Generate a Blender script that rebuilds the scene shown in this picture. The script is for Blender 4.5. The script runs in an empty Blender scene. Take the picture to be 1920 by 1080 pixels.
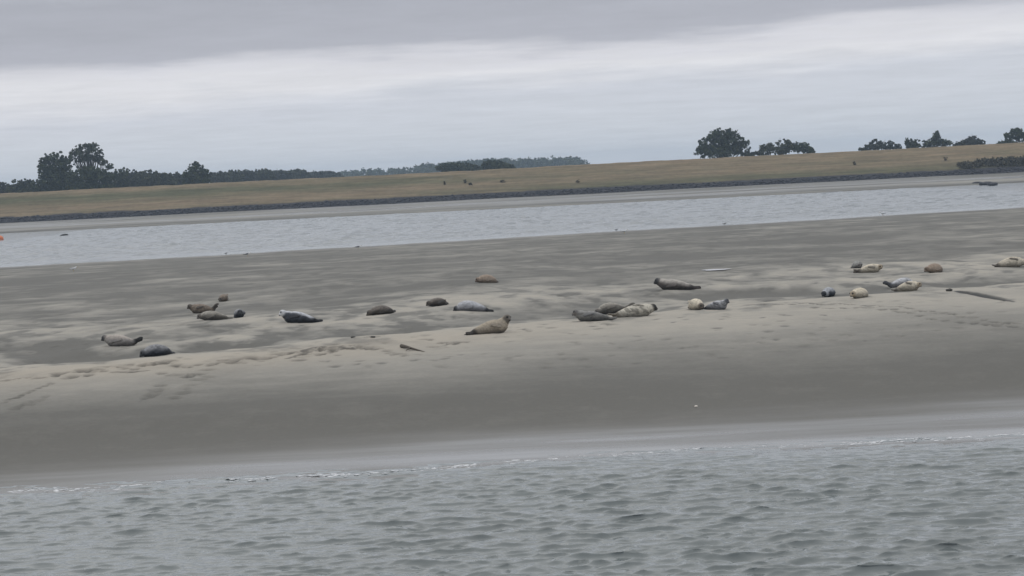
import bpy, bmesh, math, random
import numpy as np
from mathutils import Vector, Matrix

# ------------------------------------------------------------------ scene, camera, sky, sun, exposure
sc = bpy.context.scene
col = sc.collection
random.seed(7)
rng = np.random.default_rng(11)
R = math.radians

CAM_H = 5.5                      # eye height on a tour boat above low water
FPX = 4158.0                     # focal length in pixels of a 1920 wide frame
ROLL = math.atan(0.05)
PITCH = math.atan(215 * math.cos(ROLL) / FPX)
_f = Vector((0, math.cos(PITCH), -math.sin(PITCH)))
_r0 = Vector((1, 0, 0))
_u0 = _r0.cross(_f)
_r = _r0 * math.cos(ROLL) - _u0 * math.sin(ROLL)
_u = _r0 * math.sin(ROLL) + _u0 * math.cos(ROLL)
cam_d = bpy.data.cameras.new('camera')
cam_d.sensor_width = 36.0
cam_d.lens = 36.0 * FPX / 1920.0
cam_d.clip_start = 0.5
cam_d.clip_end = 12000
cam = bpy.data.objects.new('camera', cam_d)
m = Matrix((_r, _u, -_f)).transposed().to_4x4()
m.translation = (0, 0, CAM_H)
cam.matrix_world = m
col.objects.link(cam)
sc.camera = cam

SUN_EL, SUN_AZ = 65.0, -35.0     # azimuth from +Y towards +X: behind the bank, a little left
w = bpy.data.worlds.new('World')
sc.world = w
w.use_nodes = True


class NT:
    """small helper round a node tree"""
    def __init__(s, nt):
        s.nt = nt
        s.N = nt.nodes
        s.L = nt.links

    def n(s, t, **kw):
        nd = s.N.new(t)
        for k, v in kw.items():
            if k.startswith('i_'):
                key = k[2:]
                key = int(key) if key.isdigit() else key.replace('_', ' ')
                if isinstance(v, bpy.types.NodeSocket):
                    s.L.new(v, nd.inputs[key])
                else:
                    nd.inputs[key].default_value = v
            else:
                setattr(nd, k, v)
        return nd

    def math(s, op, a, b=None, clamp=False):
        nd = s.N.new('ShaderNodeMath')
        nd.operation = op
        nd.use_clamp = clamp
        for i, v in enumerate((a, b)):
            if v is None:
                continue
            if isinstance(v, bpy.types.NodeSocket):
                s.L.new(v, nd.inputs[i])
            else:
                nd.inputs[i].default_value = v
        return nd.outputs[0]

    def ramp(s, fac, stops, interp='LINEAR'):
        nd = s.N.new('ShaderNodeValToRGB')
        cr = nd.color_ramp
        cr.interpolation = interp
        while len(cr.elements) < len(stops):
            cr.elements.new(0.5)
        for e, (p, c) in zip(cr.elements, stops):
            e.position = p
            e.color = (c, c, c, 1) if isinstance(c, (int, float)) else (*c, 1)
        s.L.new(fac, nd.inputs[0])
        return nd.outputs[0]

    def mix(s, fac, a, b, mode='MIX'):
        nd = s.N.new('ShaderNodeMix')
        nd.data_type = 'RGBA'
        nd.blend_type = mode
        for sock, v in ((nd.inputs[0], fac), (nd.inputs[6], a), (nd.inputs[7], b)):
            if isinstance(v, bpy.types.NodeSocket):
                s.L.new(v, sock)
            elif isinstance(v, (int, float)):
                sock.default_value = v
            else:
                sock.default_value = (*v, 1)
        return nd.outputs[2]

    def noise(s, vec, scale, detail=3, rough=0.5, out=0):
        nd = s.N.new('ShaderNodeTexNoise')
        nd.inputs['Scale'].default_value = scale
        nd.inputs['Detail'].default_value = detail
        nd.inputs['Roughness'].default_value = rough
        if vec is not None:
            s.L.new(vec, nd.inputs['Vector'])
        return nd.outputs[out]


def build_world():
    t = NT(w.node_tree)
    t.N.clear()
    out = t.n('ShaderNodeOutputWorld')
    bg = t.n('ShaderNodeBackground')
    bg.inputs['Strength'].default_value = 0.1
    t.L.new(bg.outputs[0], out.inputs[0])
    sky = t.n('ShaderNodeTexSky')
    sky.sky_type = 'NISHITA'
    sky.sun_disc = False
    sky.sun_elevation = R(SUN_EL)
    sky.sun_rotation = R(SUN_AZ)
    sky.dust_density = 2.5
    tc = t.n('ShaderNodeTexCoord')
    sep = t.n('ShaderNodeSeparateXYZ')
    t.L.new(tc.outputs['Generated'], sep.inputs[0])
    x, y, z = sep.outputs
    zc = t.math('MAXIMUM', z, 0.0)
    den = t.math('ADD', zc, 0.045)
    px = t.math('DIVIDE', x, den)
    py = t.math('DIVIDE', y, den)
    cmb = t.n('ShaderNodeCombineXYZ')
    t.L.new(px, cmb.inputs[0])
    t.L.new(py, cmb.inputs[1])
    cmb.inputs[2].default_value = 3.7
    P = cmb.outputs[0]
    big = t.noise(P, 0.42, 4, 0.5)
    fine = t.noise(P, 1.6, 6, 0.6)
    # elevation in degrees, wobbled by the cloud deck's own unevenness
    el = t.math('MULTIPLY', t.math('ARCSINE', zc), 180 / math.pi)
    wob = t.math('ADD', t.math('MULTIPLY', t.math('SUBTRACT', big, 0.5), 2.2),
                 t.math('MULTIPLY', t.math('SUBTRACT', fine, 0.5), 1.1))
    elw = t.math('ADD', el, t.math('MULTIPLY', wob, t.math('MINIMUM', t.math('MULTIPLY', el, 0.4), 1.0)))
    tilt = t.math('MULTIPLY', x, -1.3)
    elw = t.math('ADD', elw, t.math('MULTIPLY', tilt, t.math('MINIMUM', t.math('MULTIPLY', el, 0.3), 1.0)))
    fac = t.math('MULTIPLY', elw, 1 / 20.0, clamp=True)
    base = t.ramp(fac, [(0.0, (7.1, 7.35, 7.9)), (1.0 / 20, (6.9, 7.2, 7.75)), (1.9 / 20, (6.7, 6.95, 7.6)),
                        (2.75 / 20, (8.1, 8.1, 8.45)), (3.15 / 20, (7.3, 7.3, 7.8)), (3.6 / 20, (4.7, 4.8, 5.4)),
                        (5.0 / 20, (4.2, 4.3, 4.85)), (7.0 / 20, (6.2, 6.4, 6.9)), (11.0 / 20, (7.8, 8.0, 8.4)), (1.0, (6.3, 6.5, 6.9))])
    # streaks over the rest of the deck
    wisp = t.noise(P, 4.2, 5, 0.62)
    st = t.math('ADD', 0.80, t.math('ADD', t.math('MULTIPLY', fine, 0.26), t.math('MULTIPLY', wisp, 0.14)))
    stc = t.n('ShaderNodeCombineColor')
    for i in range(3):
        t.L.new(st, stc.inputs[i])
    cloud = t.mix(1.0, base, stc.outputs[0], 'MULTIPLY')
    final = t.mix(0.08, cloud, sky.outputs[0])
    t.L.new(final, bg.inputs['Color'])


build_world()

sun_d = bpy.data.lights.new('sun', 'SUN')
sun_d.energy = 0.9
sun_d.angle = R(96)
sun_d.color = (1.0, 0.95, 0.87)
sun = bpy.data.objects.new('sun', sun_d)
sd = Vector((math.sin(R(SUN_AZ)) * math.cos(R(SUN_EL)), math.cos(R(SUN_AZ)) * math.cos(R(SUN_EL)), math.sin(R(SUN_EL))))
sun.rotation_euler = (-sd).to_track_quat('-Z', 'Y').to_euler()
sun.location = (0, 50, 60)
col.objects.link(sun)

sc.view_settings.view_transform = 'Standard'
sc.view_settings.look = 'None'
sc.view_settings.exposure = 0.0
sc.view_settings.gamma = 1.0
sc.view_settings.use_curve_mapping = False
sc.cycles.volume_bounces = 1
sc.cycles.max_bounces = 6
sc.cycles.use_denoising = True


# ------------------------------------------------------------------ helpers
def tag(o, label=None, cat=None, group=None, kind=None):
    for k, v in (('label', label), ('category', cat), ('group', group), ('kind', kind)):
        if v:
            o[k] = v
    return o


def link(name, me, mat=None, parent=None):
    o = bpy.data.objects.new(name, me)
    col.objects.link(o)
    if mat is not None:
        me.materials.clear()
        me.materials.append(mat)
    if parent is not None:
        o.parent = parent
    return o


def np_mesh(name, V, F, smooth=True):
    """V (n,3); F (m,k) with k = 3 or 4"""
    V = np.asarray(V, dtype=np.float32)
    F = np.asarray(F, dtype=np.int32)
    me = bpy.data.meshes.new(name)
    me.vertices.add(len(V))
    me.vertices.foreach_set('co', V.ravel())
    k = F.shape[1]
    me.loops.add(F.size)
    me.loops.foreach_set('vertex_index', F.ravel())
    me.polygons.add(len(F))
    me.polygons.foreach_set('loop_start', np.arange(0, F.size, k, dtype=np.int32))
    me.polygons.foreach_set('loop_total', np.full(len(F), k, dtype=np.int32))
    me.polygons.foreach_set('use_smooth', np.full(len(F), smooth))
    me.update(calc_edges=True)
    return me


def grid_faces(nx, ny):
    i = np.arange(nx - 1)
    j = np.arange(ny - 1)
    I, J = np.meshgrid(i, j)
    a = (J * nx + I).ravel()
    return np.stack([a, a + 1, a + nx + 1, a + nx], 1)


def grid_mesh(name, X, Y, Z):
    ny, nx = X.shape
    return np_mesh(name, np.stack([X.ravel(), Y.ravel(), Z.ravel()], 1), grid_faces(nx, ny))


def set_attr(me, name, vals):
    a = me.attributes.new(name, 'FLOAT', 'POINT')
    a.data.foreach_set('value', np.asarray(vals, dtype=np.float32).ravel())


def set_col(me, name, rgb):
    a = me.attributes.new(name, 'FLOAT_COLOR', 'POINT')
    c = np.ones((len(rgb), 4), dtype=np.float32)
    c[:, :3] = rgb
    a.data.foreach_set('color', c.ravel())


def sstep(a, b, x):
    t = np.clip((x - a) / (b - a), 0, 1)
    return t * t * (3 - 2 * t)


_tab = np.random.default_rng(5).random((256, 256))


def vnoise(x, y, seed=0):
    x = np.asarray(x, dtype=float) + seed * 17.31
    y = np.asarray(y, dtype=float) + seed * 9.77
    xi = np.floor(x).astype(int)
    yi = np.floor(y).astype(int)
    fx = x - xi
    fy = y - yi
    fx = fx * fx * (3 - 2 * fx)
    fy = fy * fy * (3 - 2 * fy)
    a = _tab[yi % 256, xi % 256]
    b = _tab[yi % 256, (xi + 1) % 256]
    c = _tab[(yi + 1) % 256, xi % 256]
    d = _tab[(yi + 1) % 256, (xi + 1) % 256]
    return (a * (1 - fx) + b * fx) * (1 - fy) + (c * (1 - fx) + d * fx) * fy


def fbm(x, y, oct=4, seed=0, gain=0.5):
    s = 0
    a = 1.0
    tot = 0
    for o in range(oct):
        s = s + a * vnoise(x * 2 ** o, y * 2 ** o, seed + o * 3)
        tot += a
        a *= gain
    return s / tot


def ray(px, py):
    return _f + _r * ((px - 960) / FPX) + _u * ((540 - py) / FPX)


def at_depth(px, py, Y):
    d = ray(px, py)
    return Vector((0, 0, CAM_H)) + d * (Y / d.y)


def at_z(px, py, z):
    d = ray(px, py)
    return Vector((0, 0, CAM_H)) + d * ((z - CAM_H) / d.z)


# ------------------------------------------------------------------ materials
def new_mat(name):
    mt = bpy.data.materials.new(name)
    mt.use_nodes = True
    t = NT(mt.node_tree)
    b = t.N['Principled BSDF']
    return mt, t, b


def mat_plain(name, rgb, rough=0.7, var=0.12, scale=6.0):
    mt, t, b = new_mat(name)
    tc = t.n('ShaderNodeTexCoord')
    n = t.noise(tc.outputs['Object'], scale, 4, 0.6)
    c = t.mix(n, tuple(v * (1 - var) for v in rgb), tuple(min(1, v * (1 + var)) for v in rgb))
    t.L.new(c, b.inputs['Base Color'])
    b.inputs['Roughness'].default_value = rough
    return mt


def mat_attr_col(name, rough=0.6, spec=0.3, noise_scale=25.0, amt=0.25):
    """base colour from the mesh's own 'coat' colours with fine grain"""
    mt, t, b = new_mat(name)
    a = t.n('ShaderNodeAttribute')
    a.attribute_name = 'coat'
    tc = t.n('ShaderNodeTexCoord')
    n = t.noise(tc.outputs['Object'], noise_scale, 4, 0.6)
    k = t.ramp(n, [(0.3, 1 - amt), (0.7, 1 + amt)])
    c = t.mix(1.0, a.outputs['Color'], k, 'MULTIPLY')
    t.L.new(c, b.inputs['Base Color'])
    b.inputs['Roughness'].default_value = rough
    b.inputs['Specular IOR Level'].default_value = spec
    bp = t.n('ShaderNodeBump')
    bp.inputs['Strength'].default_value = 0.25
    bp.inputs['Distance'].default_value = 0.01
    t.L.new(n, bp.inputs['Height'])
    t.L.new(bp.outputs[0], b.inputs['Normal'])
    return mt


def mat_sand():
    mt, t, b = new_mat('sand')
    geo = t.n('ShaderNodeNewGeometry')
    P = geo.outputs['Position']
    damp = t.n('ShaderNodeAttribute')
    damp.attribute_name = 'damp'
    film = t.n('ShaderNodeAttribute')
    film.attribute_name = 'film'
    warm = t.n('ShaderNodeAttribute')
    warm.attribute_name = 'warm'
    n1 = t.noise(P, 0.9, 8, 0.68)
    n2 = t.noise(P, 6.0, 6, 0.7)
    n3 = t.noise(P, 70.0, 2, 0.6)
    d = t.math('ADD', damp.outputs['Fac'], t.math('MULTIPLY', t.math('SUBTRACT', n1, 0.5), 0.5), clamp=True)
    d = t.math('ADD', d, t.math('MULTIPLY', t.math('SUBTRACT', n2, 0.5), 0.34), clamp=True)
    c = t.ramp(d, [(0.0, (0.43, 0.40, 0.345)), (0.35, (0.32, 0.305, 0.27)), (0.7, (0.207, 0.20, 0.178)), (1.0, (0.137, 0.133, 0.118))])
    c = t.mix(t.math('MULTIPLY', warm.outputs['Fac'], 0.4), c, (0.47, 0.40, 0.31))
    c = t.mix(film.outputs['Fac'], c, (0.135, 0.130, 0.122))
    mud_shade = t.n('ShaderNodeAttribute')
    mud_shade.attribute_name = 'mud_shade'
    c = t.mix(mud_shade.outputs['Fac'], c, (0.040, 0.040, 0.038))
    g = t.ramp(n3, [(0.3, 0.86), (0.7, 1.14)])
    c = t.mix(1.0, c, g, 'MULTIPLY')
    t.L.new(c, b.inputs['Base Color'])
    rg = t.math('SUBTRACT', 0.9, t.math('MULTIPLY', d, 0.22))
    rg = t.math('SUBTRACT', rg, t.math('MULTIPLY', film.outputs['Fac'], 0.62), clamp=True)
    t.L.new(rg, b.inputs['Roughness'])
    sp = t.math('ADD', 0.12, t.math('MULTIPLY', film.outputs['Fac'], 0.6))
    t.L.new(sp, b.inputs['Specular IOR Level'])
    hb = t.math('ADD', t.math('MULTIPLY', n2, 0.6), t.math('MULTIPLY', n3, 0.12))
    bp = t.n('ShaderNodeBump')
    bp.inputs['Distance'].default_value = 0.03
    t.L.new(t.math('SUBTRACT', 0.55, t.math('MULTIPLY', film.outputs['Fac'], 0.5), clamp=True), bp.inputs['Strength'])
    t.L.new(hb, bp.inputs['Height'])
    t.L.new(bp.outputs[0], b.inputs['Normal'])
    return mt


def mat_water(name, rgb, ripple_scale, dist, rough=0.07):
    mt, t, b = new_mat(name)
    geo = t.n('ShaderNodeNewGeometry')
    P = geo.outputs['Position']
    mp = t.n('ShaderNodeMapping')
    mp.inputs['Scale'].default_value = (0.7, 1.25, 1)
    mp.inputs['Rotation'].default_value = (0, 0, R(14))
    t.L.new(P, mp.inputs[0])
    n1 = t.noise(mp.outputs[0], ripple_scale, 3, 0.55)
    n2 = t.noise(mp.outputs[0], ripple_scale * 3.7, 2, 0.5)
    silt = t.noise(P, 0.25, 4, 0.6)
    c = t.mix(silt, tuple(v * 0.85 for v in rgb), tuple(v * 1.15 for v in rgb))
    t.L.new(c, b.inputs['Base Color'])
    b.inputs['Roughness'].default_value = rough
    b.inputs['IOR'].default_value = 1.333
    h = t.math('ADD', n1, t.math('MULTIPLY', n2, 0.25))
    bp = t.n('ShaderNodeBump')
    bp.inputs['Strength'].default_value = 1.0
    bp.inputs['Distance'].default_value = dist
    t.L.new(h, bp.inputs['Height'])
    t.L.new(bp.outputs[0], b.inputs['Normal'])
    return mt


def mat_grass():
    mt, t, b = new_mat('dyke_grass')
    geo = t.n('ShaderNodeNewGeometry')
    P = geo.outputs['Position']
    mp = t.n('ShaderNodeMapping')
    mp.inputs['Scale'].default_value = (0.05, 0.22, 0.6)
    t.L.new(P, mp.inputs[0])
    n1 = t.noise(mp.outputs[0], 1.4, 5, 0.6)
    n2 = t.noise(P, 0.9, 5, 0.65)
    green = t.n('ShaderNodeAttribute')
    green.attribute_name = 'green'
    k = t.math('ADD', green.outputs['Fac'], t.math('MULTIPLY', t.math('SUBTRACT', n1, 0.5), 1.6), clamp=True)
    c = t.mix(k, (0.245, 0.190, 0.124), (0.115, 0.115, 0.068))
    mp2 = t.n('ShaderNodeMapping')
    mp2.inputs['Scale'].default_value = (0.12, 1.0, 1.0)
    t.L.new(P, mp2.inputs[0])
    n4 = t.noise(mp2.outputs[0], 0.8, 4, 0.6)
    c = t.mix(1.0, c, t.ramp(n2, [(0.3, 0.86), (0.7, 1.14)]), 'MULTIPLY')
    c = t.mix(1.0, c, t.ramp(n4, [(0.32, 0.74), (0.68, 1.22)]), 'MULTIPLY')
    stn = t.n('ShaderNodeAttribute')
    stn.attribute_name = 'stone'
    c = t.mix(stn.outputs['Fac'], c, (0.058, 0.058, 0.064))
    t.L.new(c, b.inputs['Base Color'])
    b.inputs['Roughness'].default_value = 0.9
    b.inputs['Specular IOR Level'].default_value = 0.1
    return mt


def mat_leaf(name, rgb, rgb2):
    mt, t, b = new_mat(name)
    a = t.n('ShaderNodeAttribute')
    a.attribute_name = 'tone'
    c = t.mix(a.outputs['Fac'], rgb, rgb2)
    t.L.new(c, b.inputs['Base Color'])
    b.inputs['Roughness'].default_value = 0.75
    b.inputs['Specular IOR Level'].default_value = 0.15
    return mt


M_sand = mat_sand()
M_near = mat_water('channel_water', (0.165, 0.186, 0.185), 7.0, 0.003, 0.04)
M_river = mat_water('river_water', (0.245, 0.265, 0.275), 0.75, 0.16, 0.14)
M_pool = mat_water('pool_water', (0.09, 0.10, 0.10), 2.0, 0.001, 0.02)
M_grass = mat_grass()
M_leaf = [mat_leaf('leaf_dark', (0.030, 0.043, 0.026), (0.105, 0.125, 0.066)),
          mat_leaf('leaf_olive', (0.036, 0.046, 0.028), (0.115, 0.125, 0.072)),
          mat_leaf('leaf_grey', (0.045, 0.052, 0.042), (0.105, 0.115, 0.085))]
M_dry = mat_leaf('leaf_dry', (0.10, 0.088, 0.058), (0.17, 0.145, 0.095))
M_bram = mat_leaf('leaf_bramble', (0.065, 0.062, 0.045), (0.13, 0.12, 0.085))
M_bark = mat_plain('bark', (0.07, 0.06, 0.05), 0.9)
M_coat = mat_attr_col('seal_coat', 0.62, 0.25)
M_bird = mat_attr_col('feathers', 0.7, 0.2, 40, 0.08)
M_black = mat_plain('wet_black', (0.012, 0.012, 0.013), 0.25)
M_beak = mat_plain('beak', (0.5, 0.33, 0.06), 0.5)
M_rock = mat_plain('revetment_rock', (0.056, 0.056, 0.063), 0.85, 0.4, 1.2)
M_weed = mat_plain('seaweed', (0.03, 0.028, 0.022), 0.6, 0.4, 20)
M_wood = mat_plain('driftwood', (0.09, 0.075, 0.058), 0.8, 0.35, 20)
M_foam = mat_plain('foam', (0.76, 0.77, 0.78), 0.7, 0.06, 30)
M_orange = mat_plain('buoy_orange', (0.75, 0.22, 0.09), 0.45, 0.1)
M_shell = mat_plain('shell', (0.72, 0.66, 0.58), 0.5)


# ------------------------------------------------------------------ terrain
def crest(x):
    return 66.0 + 12.0 * np.tanh(x / 20.0)


def waterline(x):
    return 42.25 + 0.25 * np.sin(x * 0.21 + 1.0) + 0.22 * np.sin(x * 0.53) + 0.055 * np.clip(x, -30, 30) + 0.5 * (fbm(x * 0.55, x * 0 + 2, 3, 15) - 0.5)


def far_edge(x):
    return 190.0 + 0.30 * np.clip(x, -90, 90) + 2.2 * (fbm(x * 0.11, x * 0 + 3.0, 3, 9) - 0.5) * 2


HOLLOWS = [  # pixel x, pixel y (in the photo) and size in metres, depth
    (150, 678, 1.7, 2.0, 0.24), (60, 668, 1.3, 2.0, 0.08), (425, 657, 1.6, 2.0, 0.24), (560, 636, 1.8, 3.0, 0.10),
    (735, 634, 1.4, 2.0, 0.22), (1010, 592, 2.2, 3.4, 0.10), (1080, 575, 2.0, 3.0, 0.07),
    (1400, 553, 3.2, 2.6, 0.14), (1480, 545, 2.0, 2.2, 0.1), (1850, 528, 2.4, 3.2, 0.14), (300, 590, 2.2, 4, 0.08), (640, 560, 3.0, 5, 0.08),
]
_holl = []
for (hx, hy, sx, sy, dp) in HOLLOWS:
    p = at_z(hx, hy, 0.62)
    _holl.append((p.x, p.y, sx, sy, dp))


def relief(x, y):
    """low mounds and scours behind the crest, about -0.5 .. 0.5"""
    a = fbm(x * 0.24 + 0.4 * np.sin(y * 0.21), y * 0.16 + 0.3 * np.sin(x * 0.33), 4, 1, 0.45) - 0.5
    return np.clip(a * 2.2, -0.6, 0.5)


def bumps(x, y):
    return fbm(x * 1.25 + 0.3 * np.sin(y * 0.7), y * 0.55, 4, 16, 0.55)


def terrain(x, y):
    x = np.asarray(x, dtype=float)
    y = np.asarray(y, dtype=float)
    yc = crest(x)
    wl = waterline(x)
    u = y - wl
    z = 0.024 * np.clip(u, -60, 5.0)
    q = np.clip((u - 4.0) / (yc - wl - 4.0), 0, 1)
    z = z + 0.80 * (1 - (1 - q) ** 2.0) * sstep(0.0, 0.25, q)
    v = y - yc
    z = z - (0.11 + 0.18 * sstep(-3, 4, x)) * sstep(0.3, 5.0, v) + 0.09 * sstep(8, 15, v) - 0.10 * sstep(17, 50, v)
    fe = far_edge(x)
    k = sstep(45, 70, v)
    plan = 0.012 * (fe - y)
    plan = np.where(plan > 0, np.minimum(plan, 0.62), plan)
    z = z * (1 - k) + k * np.minimum(z, plan)
    back = sstep(-2, 4, v) * (1 - sstep(60, 110, v))
    z = z + back * (0.13 * relief(x, y) + 0.03 * (fbm(x * 0.7, y * 0.5, 3, 2) - 0.5))
    front = sstep(3, 9, u) * (1 - sstep(-1, 3, v))
    z = z + front * (0.10 * (fbm(x * 0.12, y * 0.09, 3, 4) - 0.5) + 0.018 * (fbm(x * 0.9, y * 0.5, 3, 5) - 0.5))
    z = z + sstep(90, 130, y) * 0.04 * (fbm(x * 0.12, y * 0.12, 4, 6) - 0.5)
    # rough trampled lip of the crest, strongest on the left half
    z = z + sstep(-7, -2, v) * (1 - sstep(25, 40, v)) * 0.022 * (fbm(x * 2.2, y * 1.3, 3, 14) - 0.5)
    z = z + sstep(-5, -1, v) * (1 - 0.75 * sstep(14, 30, v)) * 0.055 * (bumps(x, y) - 0.5)
    lip = np.exp(-((v + 1.2) / 2.2) ** 2) * sstep(4, -4, x)
    z = z + lip * 0.10 * (fbm(x * 1.3, y * 0.8, 4, 8) - 0.45)
    for (hx, hy, sx, sy, dp) in _holl:
        z = z - dp * np.exp(-(((x - hx) / sx) ** 2 + ((y - hy) / sy) ** 2) ** 1.5)
    return z


_D = np.arange(40.0, 215.0, 0.05)


def ground(px, py):
    """first point of the sandbank that the line of sight through a pixel meets"""
    d = ray(px, py)
    k = _D / d.y
    z = CAM_H + d.z * k
    below = np.nonzero(z <= terrain(d.x * k, _D))[0]
    n = below[0] if len(below) else len(_D) - 1
    x, y = d.x * k[n], _D[n]
    return Vector((x, y, float(terrain(x, y))))


def spaced(segs):
    out = [segs[0][0]]
    for a, b, s in segs:
        n = max(1, int(round((b - a) / s)))
        out += list(a + (b - a) * (np.arange(1, n + 1) / n))
    return np.array(out)


gx = spaced([(-220, -90, 5), (-90, -45, 1.5), (-45, -20, 0.35), (-20, 20, 0.085), (20, 45, 0.35), (45, 90, 1.5), (90, 220, 5)])
gy = spaced([(34, 41, 0.5), (41, 50, 0.14), (50, 54, 0.1), (54, 80, 0.085), (80, 110, 0.14), (110, 215, 0.4), (215, 240, 3)])
GX, GY = np.meshgrid(gx, gy)
GZ = terrain(GX, GY)
fe = far_edge(GX)
v = GY - crest(GX)
u = GY - waterline(GX)
# dampness of the sand, with some painted shade mixed in: drained crest dry, lower slope and hollows damp
dn = fbm(GX * 0.22, GY * 0.17, 4, 21)
dn2 = fbm(GX * 0.07 + 4, GY * 0.10, 3, 23)
sl_ = fbm(GX * 0.18, GY * 0.9, 5, 37, 0.6)
slope_damp = 0.07 * (sstep(0.44, 0.6, sl_) - 0.3) + 1 - sstep(0.46, 1.02, GZ + 0.16 * (dn - 0.5) + 0.14 * (dn2 - 0.5))
hol = np.zeros_like(GZ)
for (hx, hy, sx, sy, dp) in _holl:
    hol += dp * 4.6 * np.exp(-(((GX - hx) / (sx * 0.95)) ** 2 + ((GY - hy) / (sy * 0.95)) ** 2) ** 1.6)
streak = fbm(GX * 0.10, GY * 0.22, 5, 25, 0.55)
back_damp = np.clip(0.20 + 0.14 * sstep(-3, 4, GX) - 0.75 * relief(GX, GY) + 0.6 * (streak - 0.5) + 0.9 * (fbm(GX * 0.6, GY * 0.6, 4, 29, 0.6) - 0.5), 0.05, 1) * sstep(0, 6, v) + hol  # low ground darker: damp, and a stand-in for weak shading of the relief
crisp = sstep(0.455, 0.55, fbm(GX * 0.16 + 0.5 * np.sin(GY * 0.1), GY * 0.085, 6, 35, 0.6))
crisp2 = sstep(0.47, 0.55, fbm(GX * 0.5, GY * 0.22, 5, 36, 0.6))
back_damp = back_damp + (0.24 * crisp + 0.12 * crisp2 - 0.10) * sstep(1, 7, v)
flat_damp = -0.06 + 0.14 * crisp + 0.08 * crisp2 + np.clip(0.76 + 1.0 * (fbm(GX * 0.09, GY * 0.13, 6, 27, 0.6) - 0.5) + 0.9 * (fbm(GX * 0.35, GY * 0.45, 4, 28, 0.6) - 0.5), 0.25, 1)
kf = sstep(16, 34, v + 8 * (dn2 - 0.5))
back_damp = back_damp * (1 - kf) + kf * np.maximum(flat_damp, hol)
kb = sstep(-1.0, 2.5, v)
damp = slope_damp * (1 - kb) + kb * back_damp
bmp = bumps(GX, GY)
damp = damp - sstep(-4, 0, v) * (1 - 0.6 * sstep(14, 30, v)) * (1.0 * (bmp - 0.5) - 0.28 * sstep(0.44, 0.36, bmp))  # dips between bumps darkened too, damp and painted shade together
damp = np.clip(np.maximum(damp, 0.0), 0, 1)
fn = fbm(GX * 0.12, GY * 0.6, 4, 31)
film = (1 - sstep(0.3, 5.4, u + 2.6 * (fn - 0.5) - 0.10 * GX)) * (0.62 + 0.014 * GX + 1.3 * (fbm(GX * 0.10, GY * 0.9, 5, 33, 0.6) - 0.5))
film = np.maximum(film, sstep(7, 0.5, fe - GY) * 0.35)
film = np.clip(film, 0, 1)
warm = np.exp(-((v + 2.0) / 3.0) ** 2) * sstep(6, -6, GX) * (0.35 + 0.8 * fbm(GX * 0.35, GY * 0.3, 3, 41))
warm = np.clip(warm, 0, 1)
mud_shade = np.zeros_like(GZ)  # black of the marks and runnel, plus painted contact shade by the seals


def stamp(x, y, rx, ry, depth, ang=0.0, dark=0.5, rim=0.25, black=0.0):
    global GZ, damp
    rr = max(rx, ry) * 2.6
    i0, i1 = np.searchsorted(gx, [x - rr, x + rr])
    j0, j1 = np.searchsorted(gy, [y - rr, y + rr])
    if i1 <= i0 or j1 <= j0:
        return
    X = GX[j0:j1, i0:i1] - x
    Y = GY[j0:j1, i0:i1] - y
    c, s = math.cos(ang), math.sin(ang)
    a = (X * c + Y * s) / rx
    b2 = (-X * s + Y * c) / ry
    r2 = a * a + b2 * b2
    g = np.exp(-r2 * r2)
    GZ[j0:j1, i0:i1] += -depth * g + depth * rim * np.exp(-((np.sqrt(r2) - 1.35) / 0.35) ** 2)
    mud_shade[j0:j1, i0:i1] = np.maximum(mud_shade[j0:j1, i0:i1], black * g)
    damp[j0:j1, i0:i1] = np.clip(np.maximum(damp[j0:j1, i0:i1], dark * g), 0, 1)


def track(pts, n, jit=2.0, rx=(0.08, 0.15), ry=(0.18, 0.34), depth=(0.05, 0.085), dark=0.8):
    P = [np.array(p, float) for p in pts]
    seg = [np.linalg.norm(P[i + 1] - P[i]) for i in range(len(P) - 1)]
    tot = sum(seg)
    for k in range(n):
        d = tot * (k + 0.5) / n
        i = 0
        while i < len(seg) - 1 and d > seg[i]:
            d -= seg[i]
            i += 1
        p = P[i] + (P[i + 1] - P[i]) * (d / seg[i])
        q = ground(p[0] + random.uniform(-jit, jit), p[1] + random.uniform(-jit * 0.35, jit * 0.35))
        stamp(q.x, q.y, random.uniform(*rx), random.uniform(*ry), random.uniform(*depth), random.uniform(-0.5, 0.5), dark * random.uniform(0.7, 1.1), 0.25, max(0, dark - 0.35) * random.uniform(0.3, 1.0))


track([(0, 758), (40, 742), (100, 718)], 9, 1.0, (0.045, 0.06), (0.14, 0.2), dark=1.2)
track([(22, 768), (60, 757), (92, 742)], 5, 2.0, dark=0.7)
track([(0, 714), (40, 713), (85, 706), (130, 700), (200, 690), (265, 683), (330, 675)], 22, 9, (0.08, 0.2), dark=0.95)
track([(120, 709), (190, 697), (230, 696), (300, 684), (360, 688), (420, 680), (480, 668)], 22, 7, (0.08, 0.22), dark=1.0)
track([(300, 702), (335, 705), (375, 705), (395, 692)], 7, 6, (0.1, 0.22), dark=1.0)
track([(395, 702), (372, 715), (340, 737), (325, 752)], 6, 5, (0.1, 0.2), dark=0.7)
track([(306, 722), (292, 735), (280, 750)], 5, 5, (0.1, 0.18), dark=0.75)
track([(420, 682), (520, 668), (590, 655), (640, 648)], 18, 6, (0.1, 0.25), dark=0.85)
track([(560, 675), (640, 650), (700, 655), (760, 665)], 22, 10, (0.08, 0.22), dark=0.9)
track([(600, 655), (660, 648), (690, 655)], 9, 6, (0.12, 0.3), dark=0.9)
track([(800, 655), (830, 645), (870, 641), (840, 650)], 9, 8, (0.08, 0.16), dark=0.95)
track([(660, 632), (690, 634), (720, 628)], 5, 4, (0.1, 0.25), dark=0.7)
track([(1400, 571), (1450, 573), (1510, 570), (1590, 571), (1650, 573), (1700, 588)], 16, 4, (0.08, 0.14), dark=1.1)
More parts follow.
